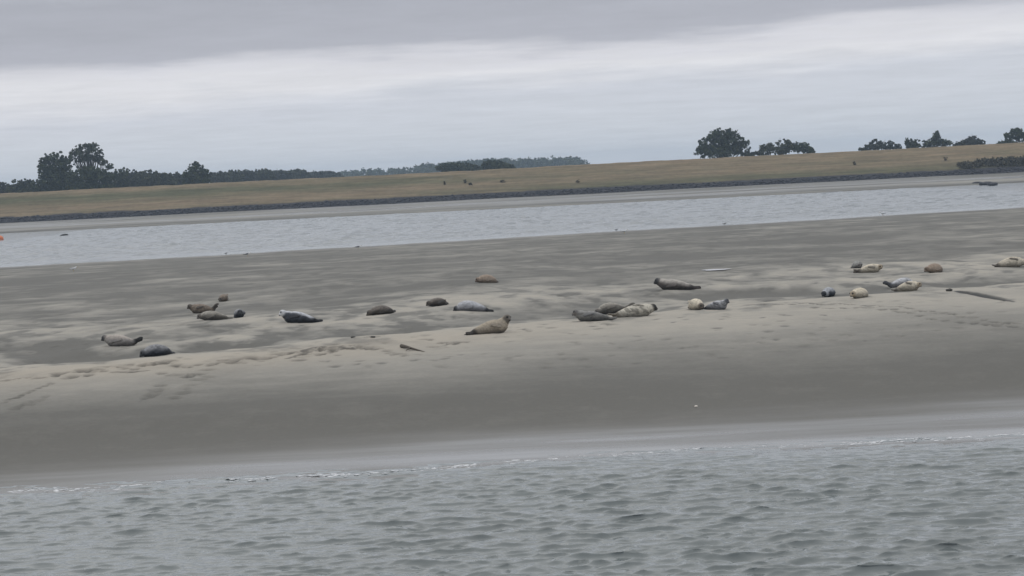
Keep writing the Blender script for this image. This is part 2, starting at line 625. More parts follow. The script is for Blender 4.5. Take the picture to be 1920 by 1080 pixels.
track([(1520, 578), (1580, 578), (1640, 578), (1690, 585), (1740, 596), (1800, 605), (1910, 614)], 16, 4, (0.08, 0.15), dark=1.1)
track([(1680, 572), (1730, 583), (1800, 592), (1860, 604), (1915, 608)], 12, 4, (0.08, 0.15), dark=1.0)
track([(1040, 553), (1060, 556), (1110, 550)], 5, 5, (0.1, 0.2), dark=0.7)
track([(170, 622), (230, 612), (300, 606), (420, 612)], 10, 8, (0.1, 0.25), dark=0.6)
track([(1130, 605), (1150, 611)], 4, 2, (0.1, 0.16), dark=0.7)
# two long drag marks left by seals hauling over the crest
for (a, b2, n) in (((525, 668), (592, 651), 40), ((540, 672), (600, 655), 40), ((240, 699), (275, 695), 22), ((600, 650), (690, 656), 30)):
    for k in range(n):
        tt = k / (n - 1)
        q = ground(a[0] + (b2[0] - a[0]) * tt, a[1] + (b2[1] - a[1]) * tt)
        stamp(q.x, q.y, 0.09, 0.12, 0.006, 0, 0.9, 0.1, 0.5)
# the little runnel that drains the trough on the right
RUN = [(1800, 547, .12, .3), (1825, 550, .16, .45), (1850, 555, .20, .55), (1870, 559, .16, .4), (1885, 562, .1, .3), (1897, 565, .06, .2)]
for i in range(len(RUN) - 1):
    for k in range(24):
        tt = k / 24
        a = RUN[i]
        b2 = RUN[i + 1]
        w_ = [a[j] + (b2[j] - a[j]) * tt for j in range(4)]
        q = ground(w_[0], w_[1])
        stamp(q.x, q.y, w_[2] * 1.2, w_[3] * 1.7, 0.003, 0, 1.3, 0.0, 0.95)
# scattered scrapes
for k in range(420):
    q = ground(random.uniform(0, 1900), random.uniform(560, 690))
    if abs(q.y - float(crest(q.x))) < 14:
        stamp(q.x, q.y, random.uniform(.05, .16), random.uniform(.08, .3), random.uniform(.015, .04), random.uniform(-.6, .6), random.uniform(0.3, 0.8), 0.25, random.uniform(0, 0.35))
# px, py on the sand, length, heading (0 = head to the right, 180 = left, 270 = to the camera), fat, head lift, tail lift, head yaw, bend, roll, head roll, flipper, coat, label
SEALS = [
    (228, 648, 1.34, 186, 1.06, .23, .20, 0, -8, 25, 5, 0, 'pale', 'pale beige seal with dark head and raised black tail, farthest left'),
    (301, 667, 1.40, 232, 1.0, .07, .0, 0, -38, 10, 0, 0, 'dgrey', 'dark grey seal with its face low, right of the farthest left seal'),
    (381, 587, 1.30, 192, 1.08, .25, .30, 10, -10, 35, 10, .3, 'brown', 'brown seal with head and tail both raised, back left of its cluster'),
    (421, 564, 1.20, 262, .98, .08, .0, 0, -14, 50, 10, .3, 'brown', 'small brown and white seal facing us, hindmost of the left cluster'),
    (402, 600, 1.28, 187, 1.05, .12, .0, 14, -6, 12, 0, 0, 'greybrown', 'tan grey seal lying flat with dark tail to the right, front of the left cluster'),
    (448, 595, 1.25, 280, 1.0, .20, .0, -14, 12, 20, 0, .2, 'dgrey', 'dark upright faced seal looking at us, right end of the left cluster'),
    (562, 605, 1.56, 180, .98, .27, .0, 28, -6, 30, 10, 0, 'dgrey_whitehead', 'dark grey seal with white head and pale back, alone right of the left cluster'),
    (720, 589, 1.42, 226, .92, .05, .0, 0, -40, 8, 0, 0, 'dbrown', 'dark brown seal lying face down, left of the seal with a raised flipper'),
    (825, 573, 1.30, 234, .95, .10, .0, 0, -36, 20, 5, .8, 'dbrown', 'dark brown seal with a flipper raised above its back'),
    (886, 583, 1.47, 180, 1.0, .0, .0, 0, 6, 10, 0, .1, 'silver', 'silver grey seal with black head and tail above the tan seal'),
    (917, 530, 1.45, 226, 1.0, .07, .0, 0, -40, 10, 0, 0, 'pinktan', 'small round tan seal lying alone farthest back in the middle'),
    (919, 625, 1.58, 12, .98, .34, .0, -42, -14, -28, -6, .1, 'tan', 'tan seal arched up with its head raised, nearest in the middle'),
    (1113, 602, 1.42, 181, .88, .25, .0, 16, -10, 42, 10, .1, 'grey', 'grey seal with raised snout, front left of the three piled together'),
    (1152, 587, 1.50, 197, 1.0, .04, .20, 0, -6, 30, 0, .1, 'greybrown', 'grey brown seal half hidden, hindmost of the three piled together'),
    (1188, 594, 1.60, 9, .92, .17, .0, 10, 6, -75, -60, .0, 'cream_darkhead', 'spotted cream seal with black head, right of the three piled together'),
    (1268, 543, 1.86, 181, .88, .23, .0, 0, -6, 15, 0, .1, 'dkback', 'long dark brown seal stretched out alone behind the cream and blue grey pair'),
    (1303, 580, 1.28, 284, 1.0, .07, .0, 0, 14, -40, -10, .3, 'cream_brownface', 'rounded cream seal curled beside the blue grey seal'),
    (1343, 580, 1.12, 318, .94, .31, .0, 22, 0, -45, -20, .2, 'bluegrey', 'blue grey seal with raised head beside the rounded cream seal'),
    (1556, 555, 1.25, 244, 1.0, .09, .0, 8, -26, 10, 0, 0, 'ring', 'dark grey seal with white ringed face, left of the small cream one'),
    (1616, 558, 1.35, 238, .93, .13, .0, 8, -28, 8, 0, 0, 'cream', 'small cream seal facing us head on, right of the ring faced seal'),
    (1688, 538, 1.35, 14, .95, .0, .22, 0, 10, -20, 0, .1, 'bluegrey', 'pale grey seal with raised tail, behind the cream seal with a dark slash'),
    (1702, 545, 1.20, 334, 1.05, .20, .0, -22, -6, -55, -20, .3, 'cream', 'cream seal with a dark flipper slash, in front of the tail raised one'),
    (1606, 503, 1.20, 282, 1.0, .10, .0, 5, -10, 30, 0, .2, 'grey', 'grey seal half hidden behind the cream seal at back right'),
    (1630, 511, 1.30, 347, 1.0, .20, .10, -48, -8, -35, 0, .1, 'cream', 'cream seal looking at us in front of the grey one at back right'),
    (1756, 511, 1.40, 230, 1.0, .11, .0, 0, -36, 10, 0, 0, 'pinktan', 'pinkish tan rounded seal lying alone at back right'),
    (1893, 501, 1.55, 2, .98, .14, .0, 0, -8, -55, -20, .1, 'cream', 'cream seal cut off by the right edge of the picture'),
]
# each seal presses a shallow bed, its contact shadow painted dark in the sand
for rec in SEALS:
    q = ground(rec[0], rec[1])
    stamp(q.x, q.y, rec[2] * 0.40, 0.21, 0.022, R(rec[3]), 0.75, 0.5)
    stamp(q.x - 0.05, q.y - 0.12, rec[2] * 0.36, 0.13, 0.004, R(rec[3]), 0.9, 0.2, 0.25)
# basin of the pool
PQ = ground(1342, 505)
pm = np.exp(-(((GX - PQ.x) / 1.3) ** 2 + ((GY - PQ.y) / 2.4) ** 2) ** 2)
GZ = GZ * (1 - pm) + pm * (PQ.z - 0.05)
pz = PQ.z - 0.012

me = grid_mesh('sandbank', GX, GY, GZ)
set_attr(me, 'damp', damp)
set_attr(me, 'film', film)
set_attr(me, 'warm', warm)
set_attr(me, 'mud_shade', mud_shade)
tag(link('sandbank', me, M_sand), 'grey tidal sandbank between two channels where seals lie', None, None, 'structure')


def gheight(x, y):
    i = int(np.clip(np.searchsorted(gx, x) - 1, 0, len(gx) - 2))
    j = int(np.clip(np.searchsorted(gy, y) - 1, 0, len(gy) - 2))
    fx = (x - gx[i]) / (gx[i + 1] - gx[i])
    fy = (y - gy[j]) / (gy[j + 1] - gy[j])
    return float((GZ[j, i] * (1 - fx) + GZ[j, i + 1] * fx) * (1 - fy) + (GZ[j + 1, i] * (1 - fx) + GZ[j + 1, i + 1] * fx) * fy)


# pool water
n = 40
ang = np.linspace(0, 2 * math.pi, n, endpoint=False)
rad = 1 + 0.12 * np.sin(3 * ang + 1) + 0.08 * np.sin(5 * ang)
V = [(PQ.x, PQ.y, pz)] + [(PQ.x + 0.62 * r_ * math.cos(a), PQ.y + 0.62 * r_ * math.sin(a), pz) for a, r_ in zip(ang, rad)]
F = [(0, 1 + i, 1 + (i + 1) % n) for i in range(n)]
tag(link('tidal_pool', np_mesh('tidal_pool', V, F), M_pool), 'bright shallow tidal pool on the flat sand behind the seals', None, None, 'structure')


# ------------------------------------------------------------------ water
def ocean(N, L, lam, rms, theta, seed, spread=2.0):
    g = np.random.default_rng(seed)
    k1 = np.fft.fftfreq(N, L / N) * 2 * math.pi
    KX, KY = np.meshgrid(k1, k1)
    K = np.hypot(KX, KY)
    K[0, 0] = 1
    kp = 2 * math.pi / lam
    th = np.arctan2(KY, KX) - theta
    S = K ** -3.6 * np.exp(-1.0 * (kp / K) ** 2) * (np.abs(np.cos(th)) ** spread + 0.04) * np.exp(-(K * L / N * 0.35) ** 2)
    S[0, 0] = 0
    h = np.sqrt(S) * (g.normal(size=(N, N)) + 1j * g.normal(size=(N, N)))
    H = np.fft.ifft2(h).real
    dx = np.fft.ifft2(-1j * KX / K * h).real
    dy = np.fft.ifft2(-1j * KY / K * h).real
    s = rms / H.std()
    return H * s, dx * s, dy * s


def tile(A, x, y, L):
    N = A.shape[0]
    fx = (x / L * N) % N
    fy = (y / L * N) % N
    i = np.floor(fx).astype(int)
    j = np.floor(fy).astype(int)
    fx -= i
    fy -= j
    i %= N
    j %= N
    i2 = (i + 1) % N
    j2 = (j + 1) % N
    return (A[j, i] * (1 - fx) + A[j, i2] * fx) * (1 - fy) + (A[j2, i] * (1 - fx) + A[j2, i2] * fx) * fy


OL = 41.0
_a = ocean(900, OL, 0.55, 0.0140, R(86), 3, 8.0)
_b = ocean(900, OL, 1.35, 0.0145, R(80), 4, 10.0)
OH, ODX, ODY = [p + q for p, q in zip(_a, _b)]
wx = spaced([(-400, -60, 20), (-60, -16, 0.8), (-15.5, 15.5, 0.055), (16, 60, 0.8), (60, 400, 20)])
wy = spaced([(-300, -40, 20), (-40, 26, 1.5), (26, 44.5, 0.04), (44.5, 47, 0.5)])
WX, WY = np.meshgrid(wx, wy)
dense = sstep(24, 27, WY) * sstep(20, 15.5, np.abs(WX))
amp = 1.0 * (1 - 0.72 * sstep(38.5, 42.3, WY)) * (0.25 + 0.75 * dense)
patch = 0.9 + 1.0 * (fbm(WX * 0.12, WY * 0.2, 3, 51) - 0.4)
amp = amp * patch
H = tile(OH, WX, WY, OL) * amp
DX = tile(ODX, WX, WY, OL) * amp * -1.2 * dense
DY = tile(ODY, WX, WY, OL) * amp * -1.2 * dense
# wavelets that run in to the shore
sh = WY - waterline(WX)
ph = sh * 2.6 + 1.4 * (fbm(WX * 0.25, WX * 0 + 1, 3, 53) - 0.5) * 6
H = H + 0.022 * np.exp(-((sh + 1.1) / 1.0) ** 2) * np.sin(ph) * dense
me = grid_mesh('channel_water', WX + DX, WY + DY, H)
tag(link('channel_water', me, M_near), 'choppy grey green channel water in front of the sandbank', None, None, 'structure')

rx_ = spaced([(-900, -130, 35), (-130, -60, 2.0), (-60, 62, 0.45), (62, 130, 2.0), (130, 900, 35)])
ry_ = spaced([(172, 230, 0.4), (230, 360, 0.6), (360, 380, 4)])
RX, RY = np.meshgrid(rx_, ry_)
RHt = ocean(512, 150.0, 2.6, 0.06, R(76), 8, 4.0)[0]
RH = tile(RHt, RX, RY, 150.0) * sstep(0, 14, RY - far_edge(RX)) * sstep(352, 346, RY) * (np.abs(RX) < 66)
me = grid_mesh('river_water', RX, RY, RH)
tag(link('river_water', me, M_river), 'pale rippled river water between sandbank and grassy dyke', None, None, 'structure')

# ------------------------------------------------------------------ far shore: mudflat, revetment, dyke, land
MX = spaced([(-900, -130, 35), (-130, 130, 0.6), (130, 900, 35)])
MY = spaced([(340, 350, 2.5), (350, 358, 0.4), (358, 407, 1.2)])
XX, YY = np.meshgrid(MX, MY)
edge = 351.0 + 2.5 * (fbm(XX * 0.05, XX * 0, 4, 61) - 0.5) * 2 - 0.01 * XX
s_ = YY - edge
ZZ = np.where(s_ < 0, s_ * 0.06, 0.16 * sstep(0, 1.2, s_) + 0.0165 * s_) + sstep(2, 8, s_) * 0.12 * (fbm(XX * 0.05, YY * 0.1, 4, 62) - 0.5)
me = grid_mesh('mudflat', XX, YY, ZZ)
set_attr(me, 'damp', np.clip(0.78 + 1.5 * (fbm(XX * 0.03, YY * 0.16, 4, 63) - 0.5), 0, 1))
set_attr(me, 'film', np.clip(0.25 + 1.9 * (fbm(XX * 0.035 + 9, YY * 0.14, 4, 64) - 0.42), 0, 0.9) * sstep(3, 20, s_))
set_attr(me, 'warm', np.zeros(XX.size))
tag(link('mudflat', me, M_sand), 'wet grey mudflat at the foot of the dyke', None, None, 'structure')

DXs = spaced([(-900, -130, 35), (-130, 130, 0.5), (130, 900, 35)])
DYs = spaced([(402, 409, 0.45), (409, 430, 0.45), (430, 445, 2.5)])
XX, YY = np.meshgrid(DXs, DYs)
bn = fbm(XX * 0.02, XX * 0, 3, 71) - 0.5
foot = 405.0 + 1.2 * bn
ZZ = 0.55 + 1.75 * sstep(0, 4.0, YY - foot) + 4.2 * np.clip((YY - foot - 3.6) / 17.0, 0, 1) ** 0.95 - 3.2 * sstep(429, 444, YY)
ZZ = ZZ + sstep(409, 412, YY) * (0.22 * (fbm(XX * 0.35, YY * 0.5, 4, 72) - 0.5) + 0.35 * (fbm(XX * 0.03, YY * 0.08, 3, 73) - 0.5))
me = grid_mesh('dyke', XX, YY, ZZ)
hgt = (YY - foot - 4) / 17.0
left = sstep(30, -40, XX)
green = 0.12 + 0.75 * left * np.exp(-((hgt - 0.62) / 0.22) ** 2) + 0.75 * (1 - left * 0.8) * np.exp(-((hgt - 0.02) / 0.16) ** 2) + 0.2 * np.exp(-((hgt - 0.5) / 0.3) ** 2)
set_attr(me, 'green', np.clip(green, 0, 1))
set_attr(me, 'stone', sstep(3.5, 3.0, YY - foot + 0.8 * (fbm(XX * 0.4, YY * 0.4, 3, 74) - 0.5)))
tag(link('dyke', me, M_grass), 'long low dyke of dry yellow grass along the river', None, None, 'structure')


def dyke_z(x, y):
    bn = float(fbm(np.array(x * 0.02), np.array(0.0), 3, 71)) - 0.5
    foot = 405.0 + 1.2 * bn
    z = 0.55 + 1.75 * float(sstep(0, 4.0, y - foot)) + 4.2 * min(1, max(0, (y - foot - 3.6) / 17.0)) ** 0.95 - 3.2 * float(sstep(429, 444, y))
    if y > 409:
        z += float(sstep(409, 412, np.array(y))) * (0.22 * (float(fbm(np.array(x * 0.35), np.array(y * 0.5), 4, 72)) - 0.5) + 0.35 * (float(fbm(np.array(x * 0.03), np.array(y * 0.08), 3, 73)) - 0.5))
    return z


# revetment rocks along the dyke foot: far beyond counting
ico = bmesh.new()
bmesh.ops.create_icosphere(ico, subdivisions=1, radius=1.0)
IV = np.array([v_.co[:] for v_ in ico.verts])
IF = np.array([[v_.index for v_ in f.verts] for f in ico.faces])
ico.free()


def rocks(n, seed):
    g = np.random.default_rng(seed)
    VV, FF = [], []
    k = 0
    for i in range(n):
        x = g.uniform(-125, 130)
        t_ = g.random()
        bn = float(fbm(np.array(x * 0.02), np.array(0.0), 3, 71)) - 0.5
        y = 405.0 + 1.2 * bn - 0.6 + 3.5 * t_
        z = dyke_z(x, y)
        if t_ > 0.9 and x > -20 and g.random() < 0.5:
            continue
        s = g.uniform(0.14, 0.34)
        VV.append(IV * (g.uniform(0.7, 1.25, (len(IV), 1))) * np.array([s * g.uniform(.9, 1.6), s, s * g.uniform(.5, .8)]) + np.array([x, y, z + 0.02]))
        FF.append(IF + k)
        k += len(IV)
    return np_mesh('rock', np.concatenate(VV), np.concatenate(FF), False)


tag(link('revetment_rock', rocks(7500, 9), M_rock), 'dark stone revetment lining the foot of the dyke', 'rocks', None, 'stuff')

# land behind the dyke to the horizon
LX = np.linspace(-3000, 3000, 61)
LY = np.concatenate([np.linspace(438, 600, 12), np.linspace(700, 3200, 26)])
XX, YY = np.meshgrid(LX, LY)
me = grid_mesh('farmland', XX, YY, 2.0 + 0.5 * (fbm(XX * 0.004, YY * 0.004, 3, 81) - 0.5))
set_attr(me, 'green', np.full(XX.size, 0.7))
tag(link('farmland', me, M_grass), 'flat farmland behind the dyke', None, None, 'structure')
me = grid_mesh('river_bed', *np.meshgrid(np.linspace(-3000, 3000, 13), np.linspace(-600, 3200, 13)), np.full((13, 13), -1.6))
for nm in ('damp', 'film', 'warm'):
    set_attr(me, nm, np.full(169, 0.6))
tag(link('river_bed', me, M_sand), 'sandy river bed below the water', None, None, 'structure')


# ------------------------------------------------------------------ trees
def tube(path, radii, seg=6):
    path = [Vector(p) for p in path]
    V, F = [], []
    for i, p in enumerate(path):
        t = (path[min(i + 1, len(path) - 1)] - path[max(i - 1, 0)]).normalized()
        a = t.cross(Vector((0.3, 1, 0.1))).normalized()
        b = t.cross(a)
        for k in range(seg):
            an = 2 * math.pi * k / seg
            V.append(tuple(p + (a * math.cos(an) + b * math.sin(an)) * radii[i]))
    for i in range(len(path) - 1):
        for k in range(seg):
            k2 = (k + 1) % seg
            F.append((i * seg + k, i * seg + k2, (i + 1) * seg + k2, (i + 1) * seg + k))
    return V, F


def leaves(centres, g, leaf, per, spread):
    """quads spread through clumps; centres (n,3), spread (n,)"""
    C = np.repeat(centres, per, 0)
    S = np.repeat(spread, per)
    n = len(C)
    d = g.normal(size=(n, 3))
    d /= np.linalg.norm(d, axis=1)[:, None]
    P = C + d * (S * g.random(n) ** 0.45)[:, None] * np.array([1, 1, 0.9])
    nrm = d * 0.7 + g.normal(size=(n, 3)) * 0.7
    nrm /= np.linalg.norm(nrm, axis=1)[:, None]
    t = np.cross(nrm, g.normal(size=(n, 3)))
    t /= np.linalg.norm(t, axis=1)[:, None]
    b = np.cross(nrm, t)
    s = (leaf * g.uniform(0.55, 1.3, n))[:, None]
    V = np.stack([P - t * s - b * s * 0.25, P + t * s * 0.1 - b * s * 0.6, P + t * s * 1.1 + b * s * 0.1, P + b * s * 0.65], 1).reshape(-1, 3)
    F = np.arange(n * 4).reshape(-1, 4)
    tone = np.repeat(np.repeat(g.uniform(0, 1, len(centres)), per) * 0.7 + g.uniform(0, 0.3, n), 4)
    return V, F, tone


def tree(label, lobes, Y, mat, dens=1.0, leaf=0.33, airy=0.0, base_px=None, group=None, name='tree', seed=0, base_z=2.0, cat='tree', fill=False):
    """lobes: (px, py, r px[, r vertical px]) of the crown's masses at distance Y"""
    g = np.random.default_rng(1000 + seed)
    sc_ = Y / FPX
    if Y >= 590 and name != 'shrub':
        lobes = [(l[0], l[1] + 2, l[2] * 1.28, l[3] if len(l) > 3 else l[2]) for l in lobes] + [(l[0] + 6, l[1] + 7, l[2] * 1.25, 9) for l in lobes]
    if fill:
        xs_ = [l[0] for l in lobes]
        hw = 0.5 * (max(l[0] + l[2] for l in lobes) - min(l[0] - l[2] for l in lobes))
        cx_ = 0.5 * (max(l[0] + l[2] for l in lobes) + min(l[0] - l[2] for l in lobes))
        by = 361 - 0.0495 * cx_
        lobes = list(lobes) + [(cx_ - hw * 0.5, by, hw * 0.55, 9), (cx_ + hw * 0.5, by, hw * 0.55, 9), (cx_, by - 3, hw * 0.5, 10)]
    W = []
    for lb in lobes:
        p = at_depth(lb[0], lb[1], Y)
        rr = lb[2] * sc_
        rv = (lb[3] if len(lb) > 3 else lb[2]) * sc_
        W.append((np.array(p) + np.array([0, g.uniform(-0.5, 0.5) * rr, 0]), rr, rv))
    xs = [c[0] for c, r_, rv in W]
    bx = at_depth(base_px, 300, Y).x if base_px else float(np.mean(xs))
    root = bpy.data.objects.new(name, None)
    root.empty_display_size = 1
    root.location = (bx, Y, base_z)
    col.objects.link(root)
    tag(root, label, cat, group)
    org = np.array([bx, Y, base_z])
    cs, sp = [], []
    for c, r_, rv in W:
        n = max(8, int(dens * 26 * (r_ / 2.2) ** 1.6 * (1 - airy * 0.6)))
        d = g.normal(size=(n, 3))
        d /= np.linalg.norm(d, axis=1)[:, None]
        rad = (g.random(n) ** (0.38 if airy < 0.3 else 0.6))
        pts = c + d * rad[:, None] * np.array([r_, r_, rv]) * 0.84
        keep = pts[:, 2] > base_z + 0.6
        cs.append(pts[keep])
        sp.append(np.full(keep.sum(), max(0.42, r_ * 0.27)) * g.uniform(0.3, 1.3, keep.sum()))
        # sprays that stick out of the outline
        m_ = int(n * 0.9)
        d = g.normal(size=(m_, 3))
        d[:, 2] = np.abs(d[:, 2]) * 0.9 - 0.25
        d /= np.linalg.norm(d, axis=1)[:, None]
        pts = c + d * np.array([r_, r_, rv]) * g.uniform(0.8, 1.16, (m_, 1))
        pts = pts[pts[:, 2] > base_z + 0.6]
        cs.append(pts)
        sp.append(np.full(len(pts), 0.34) * g.uniform(0.4, 1.4, len(pts)))
    cs = np.concatenate(cs)
    sp = np.concatenate(sp)
    V, F, tone = leaves(cs, g, leaf * 0.72, int(24 * (1 - airy * 0.35)), sp)
    me = np_mesh('crown', V - org, F, False)
    set_attr(me, 'tone', tone)
    link('crown', me, mat, root)
    # trunk and limbs
    topz = max(c[2] + rv * 0.4 for c, r_, rv in W)
    Ht = topz - base_z
    tr = max(0.12, Ht * 0.022)
    TV, TF = tube([(0, 0, -0.3), (0.05 * Ht * g.uniform(-1, 1), 0, Ht * 0.3), (0.06 * Ht * g.uniform(-1, 1), 0, Ht * 0.62), (0.05 * Ht * g.uniform(-1, 1), 0.1, Ht * 0.93)],
                  [tr * 1.35, tr, tr * 0.6, tr * 0.15], 8)
    TV, TF = list(TV), list(TF)
    for c, r_, rv in W:
        for j in range(3 if airy < 0.3 else 5):
            tgt = c + g.normal(size=3) * r_ * 0.42 - org
            st = Vector((0, 0, max(0.15 * Ht, min(tgt[2] * 0.55, Ht * 0.6))))
            e = Vector(tgt)
            mid = st.lerp(e, 0.5) + Vector((0, 0, -0.06 * Ht))
            v2, f2 = tube([st, mid, e], [tr * 0.5, tr * 0.32, 0.03], 5)
            k = len(TV)
            TV += v2
            TF += [tuple(i + k for i in f) for f in f2]
    link('trunk', np_mesh('trunk', TV, TF), M_bark, root)
    return root


G_L = 'trees behind the dyke on the left'
G_R = 'trees behind the dyke on the right'
TREES = [
    ('small round bush at the far left end of the dyke', [(-6, 352, 14), (8, 352, 9), (16, 352, 6)], 560, 2, 1.0, 0, G_L),
    ('low ragged shrub between the far left bush and the big dense tree', [(34, 352, 15, 14), (52, 350, 15, 14), (24, 356, 9), (63, 352, 11)], 545, 1, 1.1, 0, G_L),
    ('big dense rounded tree left of the tall airy tree', [(102, 312, 26, 25), (88, 325, 16), (118, 315, 18), (106, 338, 30, 22), (82, 348, 20, 16), (126, 336, 18), (97, 300, 13), (80, 306, 6, 9), (128, 300, 8, 10)], 520, 0, 1.2, 0, G_L),
    ('tallest airy tree with sky showing through its crown', [(164, 290, 22, 20), (146, 282, 10, 11), (178, 282, 12, 13), (152, 300, 13, 9), (188, 296, 12, 10), (162, 274, 8, 7), (195, 306, 8, 7), (138, 290, 8, 6), (172, 276, 6, 8), (180, 300, 14, 9), (154, 288, 10, 9)], 530, 1, 1.3, 0.6, G_L),
    ('dark broad bushy tree below the tall airy one', [(160, 334, 26, 22), (140, 342, 18), (186, 334, 22, 20), (172, 326, 18, 14), (200, 338, 14), (206, 314, 7, 7)], 515, 0, 1.3, 0, G_L),
    ('round green tree directly right of the dark broad tree', [(216, 336, 15, 18), (226, 333, 14, 17)], 540, 0, 1.2, 0, G_L),
    ('grey green round treetop second right of the dark broad tree', [(243, 334, 14, 17), (236, 336, 11, 14)], 600, 2, 1.2, 0, G_L),
    ('bumpy olive treetop in the middle of the left hedge', [(268, 336, 15, 17), (260, 330, 9, 10), (279, 334, 12, 14)], 590, 1, 1.2, 0, G_L),
    ('wide low treetop left of the conical dark tree', [(300, 336, 15, 14), (292, 331, 9, 11), (311, 334, 11, 13)], 600, 1, 1.2, 0, G_L),
    ('small grey treetop touching the left side of the conical dark tree', [(328, 335, 11, 12), (336, 337, 11, 12)], 610, 2, 1.2, 0, G_L),
    ('conical dark tree standing alone above the hedge', [(368, 328, 18, 19), (366, 314, 10, 10), (356, 332, 14, 14), (380, 330, 13, 16), (383, 322, 8, 8)], 540, 0, 1.4, 0, G_L),
    ('pale hedge tree just right of the conical dark tree', [(404, 332, 13, 12), (412, 328, 8, 8)], 700, 2, 1.2, 0, G_L),
    ('second pale hedge tree right of the conical dark tree', [(430, 330, 14, 11), (440, 327, 8, 8)], 720, 1, 1.2, 0, G_L),
    ('third pale hedge tree right of the conical dark tree', [(458, 329, 13, 11), (467, 326, 8, 8)], 740, 2, 1.2, 0, G_L),
    ('bumpy hedge tree at the middle of the receding hedge', [(490, 327, 14, 11), (499, 323, 8, 7)], 770, 1, 1.2, 0, G_L),
    ('low wide hedge tree past the middle of the receding hedge', [(522, 327, 15, 9), (535, 327, 10, 7)], 800, 2, 1.2, 0, G_L),
    ('rounded hedge tree before the gap in the receding hedge', [(556, 326, 15, 9), (566, 325, 9, 7)], 830, 1, 1.2, 0, G_L),
    ('last low hedge tree where the far wood begins', [(595, 328, 16, 7), (612, 327, 14, 7), (628, 329, 10, 6)], 880, 2, 1.2, 0, G_L),
    ('dark bush in front of the far wood, left one', [(835, 314, 13, 8), (850, 312, 14, 9), (868, 312, 12, 8), (884, 314, 10, 7)], 620, 0, 1.2, 0, G_R),
    ('dark green bush in front of the far wood, right one', [(915, 308, 11, 8), (928, 308, 14, 8), (945, 312, 14, 6)], 600, 0, 1.2, 0, G_R),
    ('large dark tree with ragged crown standing on the right', [(1358, 264, 25, 22), (1340, 262, 17, 15), (1374, 262, 17, 16), (1326, 275, 18, 17), (1314, 286, 12, 13), (1350, 286, 34, 16), (1386, 280, 17, 14), (1396, 270, 9, 9), (1398, 290, 12, 9), (1347, 249, 9, 8), (1366, 250, 11, 8)], 500, 0, 1.25, 0.12, G_R),
    ('wisp of shrub at the right foot of the large dark tree', [(1413, 288, 5, 5), (1407, 291, 5, 4)], 505, 2, 1.0, 0.2, G_R),
    ('small square bush right of the large dark tree', [(1436, 281, 13, 12), (1446, 277, 8, 9), (1424, 289, 8, 6)], 520, 1, 1.2, 0, G_R),
    ('upright bush with bare twigs next to the small square bush', [(1468, 275, 14, 15), (1478, 276, 11, 12), (1464, 285, 14, 9)], 515, 1, 1.2, 0, G_R),
    ('flat topped bush with a small gap in it', [(1494, 278, 11, 10), (1507, 277, 11, 10), (1514, 283, 10, 8), (1522, 287, 7, 4)], 520, 0, 1.2, 0, G_R),
    ('rounded grey green bush group left of the right row', [(1645, 272, 14, 10), (1632, 278, 10, 7), (1662, 276, 12, 7), (1670, 271, 6, 6), (1618, 281, 7, 4), (1682, 277, 8, 5)], 540, 2, 1.3, 0, G_R),
    ('compact dark bush second in the right row', [(1704, 270, 11, 9), (1718, 270, 7, 10), (1712, 275, 13, 6)], 530, 0, 1.2, 0, G_R),
    ('pointed spiky tree in the middle of the right row', [(1756, 265, 14, 12), (1755, 257, 7, 9), (1742, 271, 13, 8), (1770, 270, 12, 8), (1757, 253, 3, 6)], 525, 0, 1.3, 0.1, G_R),
    ('low domed bush right of the pointed spiky tree', [(1818, 267, 17, 9), (1824, 262, 9, 7), (1802, 271, 13, 5), (1838, 269, 9, 6)], 535, 2, 1.2, 0, G_R),
    ('flat low shrub before the rightmost tree', [(1878, 270, 12, 4), (1890, 268, 12, 4)], 540, 0, 1.2, 0, G_R),
    ('rightmost tree cut by the edge of the picture', [(1903, 253, 14, 12), (1890, 259, 11, 8), (1917, 258, 12, 9), (1904, 246, 9, 7), (1930, 256, 12, 10)], 520, 0, 1.25, 0.15, G_R),
]
for i, (lab, lobes, Y, mi, dens, airy, grp) in enumerate(TREES):
    small = max(l[2] for l in lobes) < 12
    tree(lab, lobes, Y, M_leaf[mi], dens * (1.6 if small else 1.15), 0.30 + (Y - 500) * 0.0008, airy, None, grp, 'tree' if not small else 'bush_tree', i, fill=(grp == G_L and Y < 620))

# the far wood reads as one mass
g = np.random.default_rng(77)
cs, sp = [], []
prof = [(604, 329), (630, 326), (660, 322), (700, 318), (740, 319), (760, 315), (790, 310), (830, 308), (870, 303), (900, 300), (930, 299), (960, 300), (1000, 299), (1040, 297), (1080, 296), (1092, 299), (1099, 307)]
pxs, pys = zip(*prof)
for k in range(260):
    px_ = g.uniform(604, 1099)
    ty = np.interp(px_, pxs, pys)
    Y = g.uniform(1400, 1650)
    p = at_depth(px_, ty, Y)
    r_ = g.uniform(2.2, 4.2)
    top = p.z - r_ * 0.6 + g.uniform(-1.6, 0.3)
    z = top
    while z > 4:
        nn = 9
        d = g.normal(size=(nn, 3))
        d /= np.linalg.norm(d, axis=1)[:, None]
        cs.append(np.array([p.x, Y, z]) + d * r_ * 0.75)
        sp.append(np.full(nn, r_ * 0.42))
        z -= r_ * 1.1
V, F, tone = leaves(np.concatenate(cs), g, 0.75, 9, np.concatenate(sp))
me = np_mesh('far_wood', V, F, False)
set_attr(me, 'tone', tone)
tag(link('far_wood', me, M_leaf[0]), 'blue hazy wood far behind the middle of the dyke', 'wood', None, 'stuff')


# small shrubs and weeds on the dyke face
def dyke_hit(px, py):
    for k in range(600):
        Y = 405 + k * 0.04
        p = at_depth(px, py, Y)
        if p.z <= dyke_z(p.x, Y):
            return Vector((p.x, Y, dyke_z(p.x, Y)))
    return Vector((p.x, 424, dyke_z(p.x, 424)))


